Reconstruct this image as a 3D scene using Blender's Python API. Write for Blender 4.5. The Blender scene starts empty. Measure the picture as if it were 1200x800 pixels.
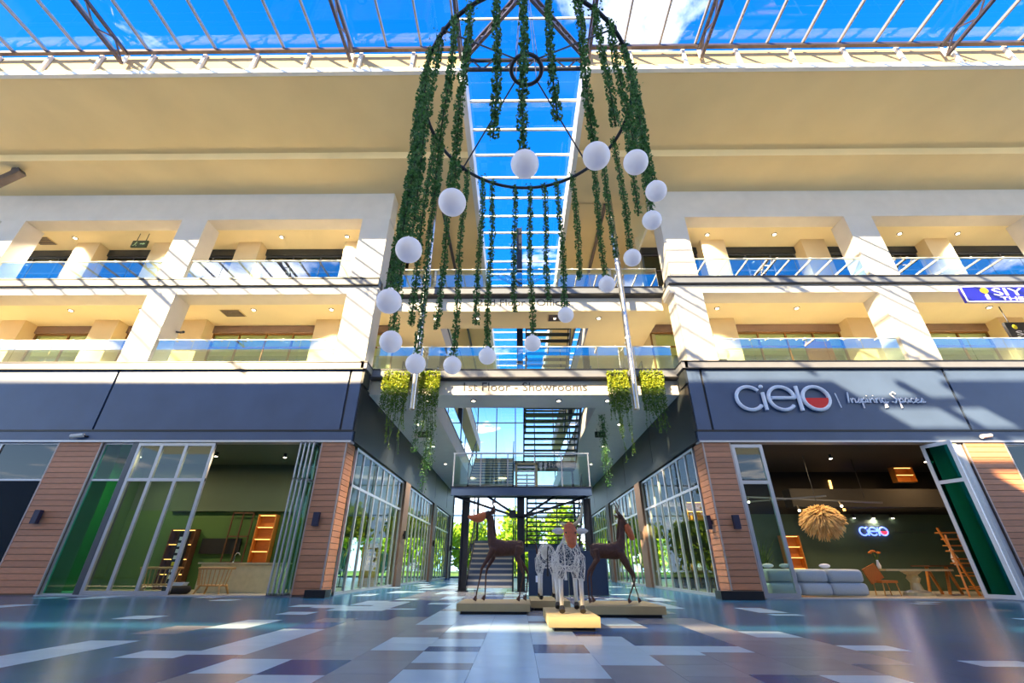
import bpy, math, random
import numpy as np
from mathutils import Vector, Matrix
random.seed(7)
rng = np.random.default_rng(7)
SC = bpy.context.scene
COL = SC.collection
PI = math.pi

# ------------------------------------------------------------------ camera
def make_camera():
    f, pitch, yaw, roll = 509.456, 0.479162, 0.0132326, 0.00371174
    cp, sp = math.cos(pitch), math.sin(pitch)
    r = Vector((1, 0, 0)); u = Vector((0, -sp, cp)); w = Vector((0, cp, sp))
    r2 = math.cos(roll) * r + math.sin(roll) * u
    u2 = -math.sin(roll) * r + math.cos(roll) * u
    Rz = Matrix.Rotation(yaw, 3, 'Z')
    r2, u2, w = Rz @ r2, Rz @ u2, Rz @ w
    m = Matrix.Identity(4)
    for i in range(3):
        m[i][0], m[i][1], m[i][2] = r2[i], u2[i], -w[i]
    m[0][3], m[1][3], m[2][3] = 0, 0, 0.87
    cd = bpy.data.cameras.new('camera')
    cd.sensor_width = 36.0; cd.sensor_fit = 'HORIZONTAL'
    cd.lens = f / 1200 * 36; cd.clip_end = 500; cd.clip_start = 0.05
    co = bpy.data.objects.new('camera', cd); COL.objects.link(co)
    co.matrix_world = m
    SC.camera = co
make_camera()

# ------------------------------------------------------------------ sky, sun, exposure
def make_world():
    w = bpy.data.worlds.new('sky'); SC.world = w; w.use_nodes = True
    nt = w.node_tree; nt.nodes.clear(); N = nt.nodes.new; L = nt.links.new
    tc = N('ShaderNodeTexCoord')
    sep = N('ShaderNodeSeparateXYZ'); L(tc.outputs['Generated'], sep.inputs[0])
    ramp = N('ShaderNodeValToRGB'); L(sep.outputs[2], ramp.inputs[0])
    e = ramp.color_ramp.elements
    e[0].position = 0.0; e[0].color = (0.72, 0.90, 1.15, 1)
    e[1].position = 1.0; e[1].color = (0.0, 0.10, 0.48, 1)
    m = e.new(0.10); m.color = (0.62, 0.90, 1.20, 1)
    m = e.new(0.36); m.color = (0.01, 0.22, 0.72, 1)
    # clouds: flat layer projected from the direction
    mx = N('ShaderNodeMath'); mx.operation = 'MAXIMUM'; mx.inputs[1].default_value = 0.08; L(sep.outputs[2], mx.inputs[0])
    dv = N('ShaderNodeVectorMath'); dv.operation = 'DIVIDE'; L(tc.outputs['Generated'], dv.inputs[0])
    cb = N('ShaderNodeCombineXYZ')
    for i in range(3): L(mx.outputs[0], cb.inputs[i])
    L(cb.outputs[0], dv.inputs[1])
    mp = N('ShaderNodeMapping'); mp.inputs['Location'].default_value = CLOUD_OFFSET; mp.inputs['Scale'].default_value = (1, 1, 1)
    L(dv.outputs[0], mp.inputs[0])
    nz = N('ShaderNodeTexNoise'); nz.inputs['Scale'].default_value = 1.05; nz.inputs['Detail'].default_value = 8; nz.inputs['Roughness'].default_value = 0.58; nz.inputs['Distortion'].default_value = 0.25
    L(mp.outputs[0], nz.inputs['Vector'])
    cr = N('ShaderNodeValToRGB'); L(nz.outputs['Fac'], cr.inputs[0])
    cr.color_ramp.elements[0].position = 0.54; cr.color_ramp.elements[0].color = (0, 0, 0, 1)
    cr.color_ramp.elements[1].position = 0.67; cr.color_ramp.elements[1].color = (1, 1, 1, 1)
    mix = N('ShaderNodeMixRGB'); L(cr.outputs[0], mix.inputs[0]); L(ramp.outputs[0], mix.inputs[1]); mix.inputs[2].default_value = (2.3, 2.15, 2.0, 1)
    bg = N('ShaderNodeBackground'); L(mix.outputs[0], bg.inputs[0]); bg.inputs[1].default_value = SKY_STRENGTH
    out = N('ShaderNodeOutputWorld'); L(bg.outputs[0], out.inputs[0])
CLOUD_OFFSET = (50.8135, 21.4712, 0)
SKY_STRENGTH = 1.25
make_world()

def make_sun():
    l = bpy.data.lights.new('sun', 'SUN'); l.energy = 11.5; l.color = (1.0, 0.75, 0.42); l.angle = 0.009
    o = bpy.data.objects.new('sun', l); COL.objects.link(o)
    o.rotation_euler = Vector((1.28, 1.73, -1.0)).to_track_quat('-Z', 'Y').to_euler()
    o.location = (-40, -50, 40)
make_sun()

vs = SC.view_settings
vs.view_transform = 'Standard'; vs.look = 'None'; vs.gamma = 1; vs.use_curve_mapping = False
vs.exposure = 1.08
cy = SC.cycles
cy.max_bounces = 9; cy.diffuse_bounces = 5; cy.glossy_bounces = 4; cy.transmission_bounces = 4; cy.transparent_max_bounces = 24
cy.caustics_reflective = False; cy.caustics_refractive = False; cy.sample_clamp_indirect = 4.0
cy.use_denoising = True

# ------------------------------------------------------------------ materials
def _nodes(name):
    m = bpy.data.materials.new(name); m.use_nodes = True
    nt = m.node_tree; nt.nodes.clear()
    out = nt.nodes.new('ShaderNodeOutputMaterial')
    return m, nt, out

def mat(name, col, rough=0.55, metal=0.0, var=0.10, scale=6.0, bump=0.0, bscale=40.0, emit=None, estr=1.0, spec=0.5, per_obj=0.0, stretch=None):
    m, nt, out = _nodes(name); N = nt.nodes.new; L = nt.links.new
    b = N('ShaderNodeBsdfPrincipled'); L(b.outputs[0], out.inputs[0])
    b.inputs['Roughness'].default_value = rough; b.inputs['Metallic'].default_value = metal
    b.inputs['Specular IOR Level'].default_value = spec
    tc = N('ShaderNodeTexCoord'); vec = tc.outputs['Object']
    if stretch:
        mp = N('ShaderNodeMapping'); mp.inputs['Scale'].default_value = stretch; L(vec, mp.inputs[0]); vec = mp.outputs[0]
    nz = N('ShaderNodeTexNoise'); nz.inputs['Scale'].default_value = scale; nz.inputs['Detail'].default_value = 5; L(vec, nz.inputs['Vector'])
    mr = N('ShaderNodeMapRange'); mr.inputs[3].default_value = 1 - var; mr.inputs[4].default_value = 1 + var; mr.inputs[1].default_value = 0.25; mr.inputs[2].default_value = 0.75
    L(nz.outputs['Fac'], mr.inputs[0]); val = mr.outputs[0]
    if per_obj:
        oi = N('ShaderNodeObjectInfo'); m2 = N('ShaderNodeMapRange'); m2.inputs[3].default_value = 1 - per_obj; m2.inputs[4].default_value = 1 + per_obj
        L(oi.outputs['Random'], m2.inputs[0]); mu = N('ShaderNodeMath'); mu.operation = 'MULTIPLY'; L(val, mu.inputs[0]); L(m2.outputs[0], mu.inputs[1]); val = mu.outputs[0]
    mix = N('ShaderNodeVectorMath'); mix.operation = 'SCALE'; mix.inputs[0].default_value = col; L(val, mix.inputs['Scale'])
    L(mix.outputs[0], b.inputs['Base Color'])
    if bump:
        n2 = N('ShaderNodeTexNoise'); n2.inputs['Scale'].default_value = bscale; n2.inputs['Detail'].default_value = 4; L(vec, n2.inputs['Vector'])
        bp = N('ShaderNodeBump'); bp.inputs['Strength'].default_value = bump; bp.inputs['Distance'].default_value = 0.02; L(n2.outputs['Fac'], bp.inputs['Height']); L(bp.outputs[0], b.inputs['Normal'])
    if emit:
        b.inputs['Emission Color'].default_value = (*emit, 1); b.inputs['Emission Strength'].default_value = estr
    return m

def glass(name, tint=(0.93, 0.98, 0.96), base=0.06, gain=1.0, rough=0.0, rcol=(1, 1, 1)):
    m, nt, out = _nodes(name); N = nt.nodes.new; L = nt.links.new
    t = N('ShaderNodeBsdfTransparent'); t.inputs[0].default_value = (*tint, 1)
    g = N('ShaderNodeBsdfGlossy'); g.inputs['Roughness'].default_value = rough; g.inputs[0].default_value = (*rcol, 1)
    fr = N('ShaderNodeFresnel'); fr.inputs[0].default_value = 1.5
    ma = N('ShaderNodeMath'); ma.operation = 'MULTIPLY_ADD'; ma.use_clamp = True; ma.inputs[1].default_value = gain; ma.inputs[2].default_value = base; L(fr.outputs[0], ma.inputs[0])
    ge = N('ShaderNodeNewGeometry'); iv = N('ShaderNodeMath'); iv.operation = 'SUBTRACT'; iv.inputs[0].default_value = 1.0; L(ge.outputs['Backfacing'], iv.inputs[1])
    mf = N('ShaderNodeMath'); mf.operation = 'MULTIPLY'; L(ma.outputs[0], mf.inputs[0]); L(iv.outputs[0], mf.inputs[1])
    mx = N('ShaderNodeMixShader'); L(mf.outputs[0], mx.inputs[0]); L(t.outputs[0], mx.inputs[1]); L(g.outputs[0], mx.inputs[2]); L(mx.outputs[0], out.inputs[0])
    return m

def leafmat(name, c1, c2, trans=0.35, scale=9.0, rough=0.5):
    m, nt, out = _nodes(name); N = nt.nodes.new; L = nt.links.new
    tc = N('ShaderNodeTexCoord'); nz = N('ShaderNodeTexNoise'); nz.inputs['Scale'].default_value = scale; nz.inputs['Detail'].default_value = 3; L(tc.outputs['Object'], nz.inputs['Vector'])
    cr = N('ShaderNodeValToRGB'); cr.color_ramp.elements[0].position = 0.35; cr.color_ramp.elements[1].position = 0.65
    cr.color_ramp.elements[0].color = (*c1, 1); cr.color_ramp.elements[1].color = (*c2, 1); L(nz.outputs['Fac'], cr.inputs[0])
    b = N('ShaderNodeBsdfPrincipled'); b.inputs['Roughness'].default_value = rough; L(cr.outputs[0], b.inputs['Base Color'])
    tr = N('ShaderNodeBsdfTranslucent'); L(cr.outputs[0], tr.inputs[0])
    mx = N('ShaderNodeMixShader'); mx.inputs[0].default_value = trans; L(b.outputs[0], mx.inputs[1]); L(tr.outputs[0], mx.inputs[2]); L(mx.outputs[0], out.inputs[0])
    return m

M = {}
M['white_wall'] = mat('white_wall', (0.64, 0.59, 0.53), 0.7, var=0.05, scale=1.5, bump=0.05, bscale=60)
M['white_bounce'] = mat('white_bounce', (0.78, 0.75, 0.71), 0.7, var=0.04, scale=1.5)  # lighter copy of the wall white, missing bounce light put into its colour
M['deep_green_glass'] = glass('deep_green_glass', (0.06, 0.33, 0.31), 0.05, 1.0)
M['garment'] = mat('teal_garment', (0.03, 0.20, 0.26), 0.8, var=0.3, scale=3, per_obj=0.4)
M['beige'] = mat('beige_plaster', (0.74, 0.58, 0.33), 0.75, var=0.05, scale=0.8, bump=0.04, bscale=50)
M['soffit'] = mat('beige_soffit', (0.87, 0.67, 0.34), 0.7, var=0.07, scale=0.35, bump=0.03, bscale=30)
M['ceiling'] = mat('warm_ceiling', (0.88, 0.75, 0.50), 0.75, var=0.04, scale=0.8)
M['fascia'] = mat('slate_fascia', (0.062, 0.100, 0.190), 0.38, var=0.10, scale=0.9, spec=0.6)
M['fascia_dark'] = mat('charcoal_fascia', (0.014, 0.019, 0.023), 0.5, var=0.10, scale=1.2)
M['cap'] = mat('grey_cap', (0.16, 0.17, 0.20), 0.45, var=0.06, scale=2)
M['black'] = mat('black_metal', (0.012, 0.012, 0.016), 0.4, var=0.1)
M['steel_dark'] = mat('dark_steel', (0.022, 0.024, 0.034), 0.4, metal=0.3, var=0.1)
M['truss'] = mat('brown_steel', (0.11, 0.09, 0.10), 0.35, metal=0.5, var=0.12)
M['white_metal'] = mat('white_metal', (0.80, 0.78, 0.74), 0.4, var=0.03)
M['alu'] = mat('aluminium', (0.50, 0.50, 0.54), 0.35, metal=0.55, var=0.04)
M['alu_dark'] = mat('dark_aluminium', (0.10, 0.11, 0.13), 0.35, metal=0.5, var=0.06)
M['chrome'] = mat('brushed_pipe', (0.55, 0.54, 0.52), 0.22, metal=1.0, var=0.05)
M['plank'] = mat('cladding_plank', (0.60, 0.26, 0.135), 0.55, var=0.14, scale=3.0, bump=0.10, bscale=30, per_obj=0.13, stretch=(1.0, 1.0, 14.0))
M['brown_pillar'] = mat('brown_render', (0.21, 0.135, 0.10), 0.6, var=0.08, scale=3)
M['trim_alu'] = mat('corner_trim', (0.52, 0.42, 0.40), 0.4, metal=0.4, var=0.04)
M['deck'] = mat('deck_tile', (0.74, 0.66, 0.52), 0.5, var=0.06, scale=2)
M['grout'] = mat('grout', (0.06, 0.07, 0.08), 0.8, var=0.1)
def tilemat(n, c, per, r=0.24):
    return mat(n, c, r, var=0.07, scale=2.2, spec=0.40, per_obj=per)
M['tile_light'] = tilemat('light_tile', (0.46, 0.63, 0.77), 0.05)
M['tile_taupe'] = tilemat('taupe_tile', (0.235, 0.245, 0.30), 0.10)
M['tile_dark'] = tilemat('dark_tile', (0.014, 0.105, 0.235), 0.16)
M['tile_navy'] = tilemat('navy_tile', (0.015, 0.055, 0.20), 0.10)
M['floor_shop'] = mat('shop_floor', (0.56, 0.53, 0.46), 0.25, var=0.06, scale=1.2)
M['roof_glass'] = glass('roof_glass', (0.93, 0.97, 1.0), 0.02, 0.7)
M['rail_glass'] = glass('balustrade_glass', (0.82, 0.94, 0.88), 0.32, 1.5)
M['shop_glass'] = glass('shop_glass', (0.82, 0.93, 0.87), 0.02, 0.9)
M['passage_glass'] = glass('passage_glass', (0.84, 0.96, 0.92), 0.0, 0.5)
M['bar_metal'] = mat('bar_metal', (0.36, 0.33, 0.31), 0.4, metal=0.2, var=0.06)
M['tan'] = mat('tan_plaster', (0.46, 0.33, 0.18), 0.75, var=0.06, scale=1.0)
M['green_glass'] = glass('green_glass', (0.30, 0.86, 0.78), 0.0, 0.6)
M['dark_glass'] = glass('dark_glass', (0.22, 0.34, 0.36), 0.02, 0.9)
M['ivy'] = leafmat('ivy_leaves', (0.030, 0.115, 0.025), (0.11, 0.29, 0.06), 0.15, 14)
M['ivy_stem'] = mat('ivy_stem', (0.03, 0.055, 0.015), 0.8)
M['vine'] = leafmat('vine_leaves', (0.045, 0.12, 0.015), (0.20, 0.30, 0.03), 0.35, 7)
M['vine_sunlit'] = leafmat('vine_sunlit_leaves', (0.22, 0.32, 0.02), (0.50, 0.52, 0.04), 0.35, 7)  # variegated top leaves, with the yellow of the sun painted into their colour
M['tree'] = leafmat('tree_leaves', (0.16, 0.36, 0.015), (0.50, 0.66, 0.03), 0.45, 1.2)
M['bark'] = mat('bark', (0.10, 0.065, 0.04), 0.9, bump=0.4)
M['grass'] = mat('lawn', (0.16, 0.30, 0.03), 0.9, var=0.3, scale=3)
M['globe'] = mat('opal_globe', (0.90, 0.89, 0.93), 0.35, var=0.01, spec=0.4, emit=(0.86, 0.84, 1.0), estr=0.10)  # faint emission added so the globes look brighter
M['plinth'] = mat('beige_plinth', (0.42, 0.33, 0.17), 0.6, var=0.06, scale=4, bump=0.05)
M['rust'] = mat('rusty_wire', (0.075, 0.030, 0.022), 0.6, metal=0.2, var=0.25, scale=20, bump=0.6, bscale=60)
M['white_wire'] = mat('white_wire', (0.72, 0.72, 0.70), 0.5, var=0.08, scale=30)
M['orange_clay'] = mat('orange_head', (0.55, 0.13, 0.04), 0.5, var=0.22, scale=18, bump=0.25, bscale=50)
M['horn'] = mat('cream_horn', (0.70, 0.60, 0.40), 0.4, var=0.15, scale=8)
M['navy'] = mat('navy_panel', (0.020, 0.040, 0.085), 0.4, var=0.06)
M['green_wall'] = mat('green_wall', (0.045, 0.115, 0.028), 0.7, var=0.06, scale=1)
M['green_wall_dark'] = mat('dark_green_wall', (0.058, 0.100, 0.075), 0.7, var=0.06, scale=1)
M['shop_dark'] = mat('dark_shop_ceiling', (0.012, 0.012, 0.014), 0.8, var=0.1)
M['counter'] = mat('counter_stone', (0.56, 0.48, 0.28), 0.4, var=0.10, scale=5)
M['pine'] = mat('pale_wood', (0.50, 0.28, 0.09), 0.45, var=0.15, scale=4, stretch=(1, 1, 8))
M['orange_wood'] = mat('honey_wood', (0.52, 0.20, 0.035), 0.45, var=0.15, scale=4, stretch=(1, 1, 8))
M['dark_wood'] = mat('dark_wood', (0.09, 0.04, 0.02), 0.5, var=0.2, scale=4)
M['sofa'] = mat('grey_sofa', (0.46, 0.52, 0.58), 0.85, var=0.06, scale=30, bump=0.15, bscale=120)
M['orange_fabric'] = mat('orange_fabric', (0.50, 0.16, 0.03), 0.8, var=0.08, scale=20)
M['pampas'] = mat('pampas', (0.80, 0.56, 0.26), 0.9, var=0.2, scale=5)
M['led_white'] = mat('led_white', (1, 1, 1), 0.5, emit=(1, 0.86, 0.62), estr=9)
M['lamp_warm'] = mat('lamp_warm', (1, 0.7, 0.3), 0.5, emit=(1.0, 0.50, 0.12), estr=2.2)
M['neon_blue'] = mat('neon_blue', (0.2, 0.3, 1), 0.5, emit=(0.12, 0.20, 1.0), estr=1.7)
M['neon_red'] = mat('neon_red', (0.9, 0.05, 0.05), 0.5, emit=(1.0, 0.03, 0.05), estr=1.4)
M['sign_white'] = mat('sign_white', (0.90, 0.90, 0.97), 0.35, var=0.01)
M['sign_red'] = mat('sign_red', (0.90, 0.008, 0.01), 0.35, var=0.02)
M['sign_blue'] = mat('sign_blue', (0.012, 0.012, 0.30), 0.35, var=0.02)
M['yellow'] = mat('sign_yellow', (0.85, 0.70, 0.02), 0.4, var=0.02)
M['letter_grey'] = mat('letter_grey', (0.06, 0.06, 0.07), 0.5, metal=0.0, var=0.03)
M['exit_green'] = mat('exit_green', (0.03, 0.05, 0.02), 0.4, var=0.02)
M['exit_print'] = mat('exit_print', (0.55, 0.75, 0.40), 0.4, var=0.02)
M['lamp_navy'] = mat('wall_lamp_metal', (0.035, 0.035, 0.075), 0.4, metal=0.3, var=0.05)
M['brown_door'] = mat('brown_door', (0.22, 0.095, 0.015), 0.5, var=0.1, scale=3)
M['olive_wall'] = mat('olive_wall', (0.48, 0.44, 0.22), 0.7, var=0.05)

# ------------------------------------------------------------------ mesh helpers
class MB:
    def __init__(s): s.v = []; s.f = []; s.mi = []
    def add(s, verts, faces, mi=0):
        n = len(s.v); s.v += [tuple(map(float, v)) for v in verts]
        s.f += [tuple(i + n for i in f) for f in faces]; s.mi += [mi] * len(faces)
        return s
    def box(s, x0, x1, y0, y1, z0, z1, mi=0):
        x0, x1 = min(x0, x1), max(x0, x1); y0, y1 = min(y0, y1), max(y0, y1); z0, z1 = min(z0, z1), max(z0, z1)
        return s.add([(x0, y0, z0), (x1, y0, z0), (x1, y1, z0), (x0, y1, z0), (x0, y0, z1), (x1, y0, z1), (x1, y1, z1), (x0, y1, z1)],
                     [(0, 3, 2, 1), (4, 5, 6, 7), (0, 1, 5, 4), (1, 2, 6, 5), (2, 3, 7, 6), (3, 0, 4, 7)], mi)
    def bar(s, p, q, w, h=None, mi=0, up=(0, 0, 1)):
        h = h or w; p = Vector(p); q = Vector(q); d = (q - p).normalized(); u = Vector(up)
        if abs(d.dot(u)) > 0.98: u = Vector((0, 1, 0))
        a = d.cross(u).normalized() * w / 2; b = d.cross(a).normalized() * h / 2
        vs_ = [p - a - b, p + a - b, p + a + b, p - a + b, q - a - b, q + a - b, q + a + b, q - a + b]
        return s.add(vs_, [(0, 1, 2, 3), (7, 6, 5, 4), (0, 4, 5, 1), (1, 5, 6, 2), (2, 6, 7, 3), (3, 7, 4, 0)], mi)
    def tube(s, path, r, n=8, mi=0, cap=True, closed=False):
        P = [Vector(p) for p in path]; k = len(P)
        rs = r if isinstance(r, (list, tuple)) else [r] * k
        base = len(s.v); prev = None
        for i, p in enumerate(P):
            if closed: t = (P[(i + 1) % k] - P[i - 1]).normalized()
            else: t = (P[min(i + 1, k - 1)] - P[max(i - 1, 0)]).normalized()
            if prev is None:
                a = t.cross(Vector((0, 0, 1)))
                if a.length < 1e-3: a = t.cross(Vector((0, 1, 0)))
                a.normalize()
            else:
                a = (prev - t * prev.dot(t)).normalized()
            prev = a; b = t.cross(a)
            for j in range(n):
                an = 2 * PI * j / n; s.v.append(tuple(p + (a * math.cos(an) + b * math.sin(an)) * rs[i]))
        for i in range(k if closed else k - 1):
            i2 = (i + 1) % k
            for j in range(n):
                j2 = (j + 1) % n
                s.f.append((base + i * n + j, base + i * n + j2, base + i2 * n + j2, base + i2 * n + j)); s.mi.append(mi)
        if cap and not closed:
            s.f.append(tuple(base + j for j in range(n))[::-1]); s.mi.append(mi)
            s.f.append(tuple(base + (k - 1) * n + j for j in range(n))); s.mi.append(mi)
        return s
    def lathe(s, prof, c=(0, 0, 0), n=20, mi=0, sx=1, sy=1):
        base = len(s.v)
        for r, z in prof:
            for j in range(n):
                a = 2 * PI * j / n; s.v.append((c[0] + r * sx * math.cos(a), c[1] + r * sy * math.sin(a), c[2] + z))
        for i in range(len(prof) - 1):
            for j in range(n):
                j2 = (j + 1) % n
                s.f.append((base + i * n + j, base + i * n + j2, base + (i + 1) * n + j2, base + (i + 1) * n + j)); s.mi.append(mi)
        s.f.append(tuple(base + j for j in range(n))[::-1]); s.mi.append(mi)
        s.f.append(tuple(base + (len(prof) - 1) * n + j for j in range(n))); s.mi.append(mi)
        return s
    def ball(s, c, r, n=20, m=12, mi=0, sx=1, sy=1, sz=1):
        prof = [(r * math.sin(PI * (i + 0.02) / (m + 0.04)), -r * math.cos(PI * (i + 0.02) / (m + 0.04)) * sz) for i in range(m + 1)]
        return s.lathe(prof, c, n, mi, sx, sy)
    def loft(s, rings, mi=0):
        """rings: list of closed loops with the same number of points"""
        base = len(s.v); n = len(rings[0])
        for r in rings: s.v += [tuple(p) for p in r]
        for i in range(len(rings) - 1):
            for j in range(n):
                j2 = (j + 1) % n
                s.f.append((base + i * n + j, base + i * n + j2, base + (i + 1) * n + j2, base + (i + 1) * n + j)); s.mi.append(mi)
        s.f.append(tuple(base + j for j in range(n))[::-1]); s.mi.append(mi)
        s.f.append(tuple(base + (len(rings) - 1) * n + j for j in range(n))); s.mi.append(mi)
        return s
    def prism_xz(s, poly, y0, y1, mi=0):
        n = len(poly)
        v = [(x, y0, z) for x, z in poly] + [(x, y1, z) for x, z in poly]
        f = [tuple(range(n)), tuple(range(2 * n - 1, n - 1, -1))] + [(i, i + n, (i + 1) % n + n, (i + 1) % n) for i in range(n)]
        return s.add(v, f, mi)
    def leaves(s, C, size, mi=0, up_bias=0.0, aspect=0.6):
        """folded diamond leaves at points C (n,3) with random turn"""
        C = np.asarray(C, float); n = len(C)
        if n == 0: return s
        d = rng.normal(size=(n, 3)); d[:, 2] += up_bias; d /= np.linalg.norm(d, axis=1)[:, None]
        r = rng.normal(size=(n, 3)); w = np.cross(d, r); w /= np.linalg.norm(w, axis=1)[:, None]
        nn = np.cross(d, w)
        L_ = (np.asarray(size) * rng.uniform(0.7, 1.3, n))[:, None]
        a = C - d * L_ * 0.5; b = C + w * L_ * aspect * 0.5 + nn * L_ * 0.12; c = C + d * L_ * 0.5; e = C - w * L_ * aspect * 0.5 + nn * L_ * 0.12
        V = np.stack([a, b, c, e], 1).reshape(-1, 3)
        base = len(s.v); s.v += list(map(tuple, V.tolist()))
        for i in range(n):
            k = base + 4 * i
            s.f.append((k, k + 1, k + 2)); s.f.append((k, k + 2, k + 3)); s.mi.append(mi); s.mi.append(mi)
        return s
    def mesh(s, name, off=(0, 0, 0), mats=(), smooth=False):
        me = bpy.data.meshes.new(name)
        V = np.asarray(s.v, float) - np.asarray(off, float)
        me.from_pydata(V.tolist(), [], s.f); me.update()
        for m in mats: me.materials.append(m)
        if len(mats) > 1: me.polygons.foreach_set('material_index', s.mi)
        if smooth: me.polygons.foreach_set('use_smooth', [True] * len(me.polygons))
        return me

def props(o, label=None, cat=None, group=None, kind=None):
    if label: o['label'] = label
    if cat: o['category'] = cat
    if group: o['group'] = group
    if kind: o['kind'] = kind
    return o

def root_loc(o):
    p = Vector((0, 0, 0))
    while o is not None:
        p += o.location; o = o.parent
    return p

def thing(name, loc, label, cat, group=None, kind=None):
    o = bpy.data.objects.new(name, None); o.empty_display_size = 0.1; COL.objects.link(o); o.location = loc
    return props(o, label, cat, group, kind)

def mk(name, mb, m, parent=None, label=None, cat=None, group=None, kind=None, smooth=False):
    """one mesh object; a child keeps its vertices relative to its thing"""
    mats = [M[x] if isinstance(x, str) else x for x in (m if isinstance(m, (list, tuple)) else [m])]
    if parent is not None:
        off = root_loc(parent); loc = (0, 0, 0)
    else:
        V = np.asarray(mb.v); off = ((V[:, 0].min() + V[:, 0].max()) / 2, (V[:, 1].min() + V[:, 1].max()) / 2, V[:, 2].min()); loc = off
    o = bpy.data.objects.new(name, mb.mesh(name, off, mats, smooth)); COL.objects.link(o)
    o.parent = parent; o.location = loc
    return props(o, label, cat, group, kind)

def put(name, me, parent, loc, rot=None, scale=None, **k):
    """an object on a shared mesh at a world place, under a parent with no turn"""
    o = bpy.data.objects.new(name, me); COL.objects.link(o); o.parent = parent
    o.location = Vector(loc) - (root_loc(parent) if parent else Vector((0, 0, 0)))
    if rot: o.rotation_euler = rot
    if scale: o.scale = scale
    return props(o, **k)

def struct(name, mb, m, label, parent=None, smooth=False):
    return mk(name, mb, m, parent, label if parent is None else None, None, None, 'structure' if parent is None else None, smooth)

def B(*a): return MB().box(*a)

def text_mb(s, size, ext=0.01):
    cu = bpy.data.curves.new('t', 'FONT'); cu.body = s; cu.size = size; cu.extrude = ext; cu.resolution_u = 3
    o = bpy.data.objects.new('t', cu); COL.objects.link(o)
    dg = bpy.context.evaluated_depsgraph_get()
    me = bpy.data.meshes.new_from_object(o.evaluated_get(dg))
    V = [tuple(v.co) for v in me.vertices]; F = [tuple(p.vertices) for p in me.polygons]
    bpy.data.objects.remove(o); bpy.data.meshes.remove(me); bpy.data.curves.remove(cu)
    xs = [v[0] for v in V]; ys = [v[1] for v in V]
    return V, F, (min(xs), max(xs), min(ys), max(ys))

def add_text(mb, s, x0, x1, y, z0, z1, mi=0, ext=0.015):
    V, F, (a, b, c, d) = text_mb(s, 1.0, 0.01)
    mb.add([(x0 + (v[0] - a) / (b - a) * (x1 - x0), y - v[2] / 0.01 * ext, z0 + (v[1] - c) / (d - c) * (z1 - z0)) for v in V], F, mi)
    return mb

D = 16.2
Z1, Z2, ZS = 8.33, 12.53, 17.85
XL, XR = -6.25, 6.78          # the two building corners at the passage
W = 34.0
END = 45.0                    # far end of the passage

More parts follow.
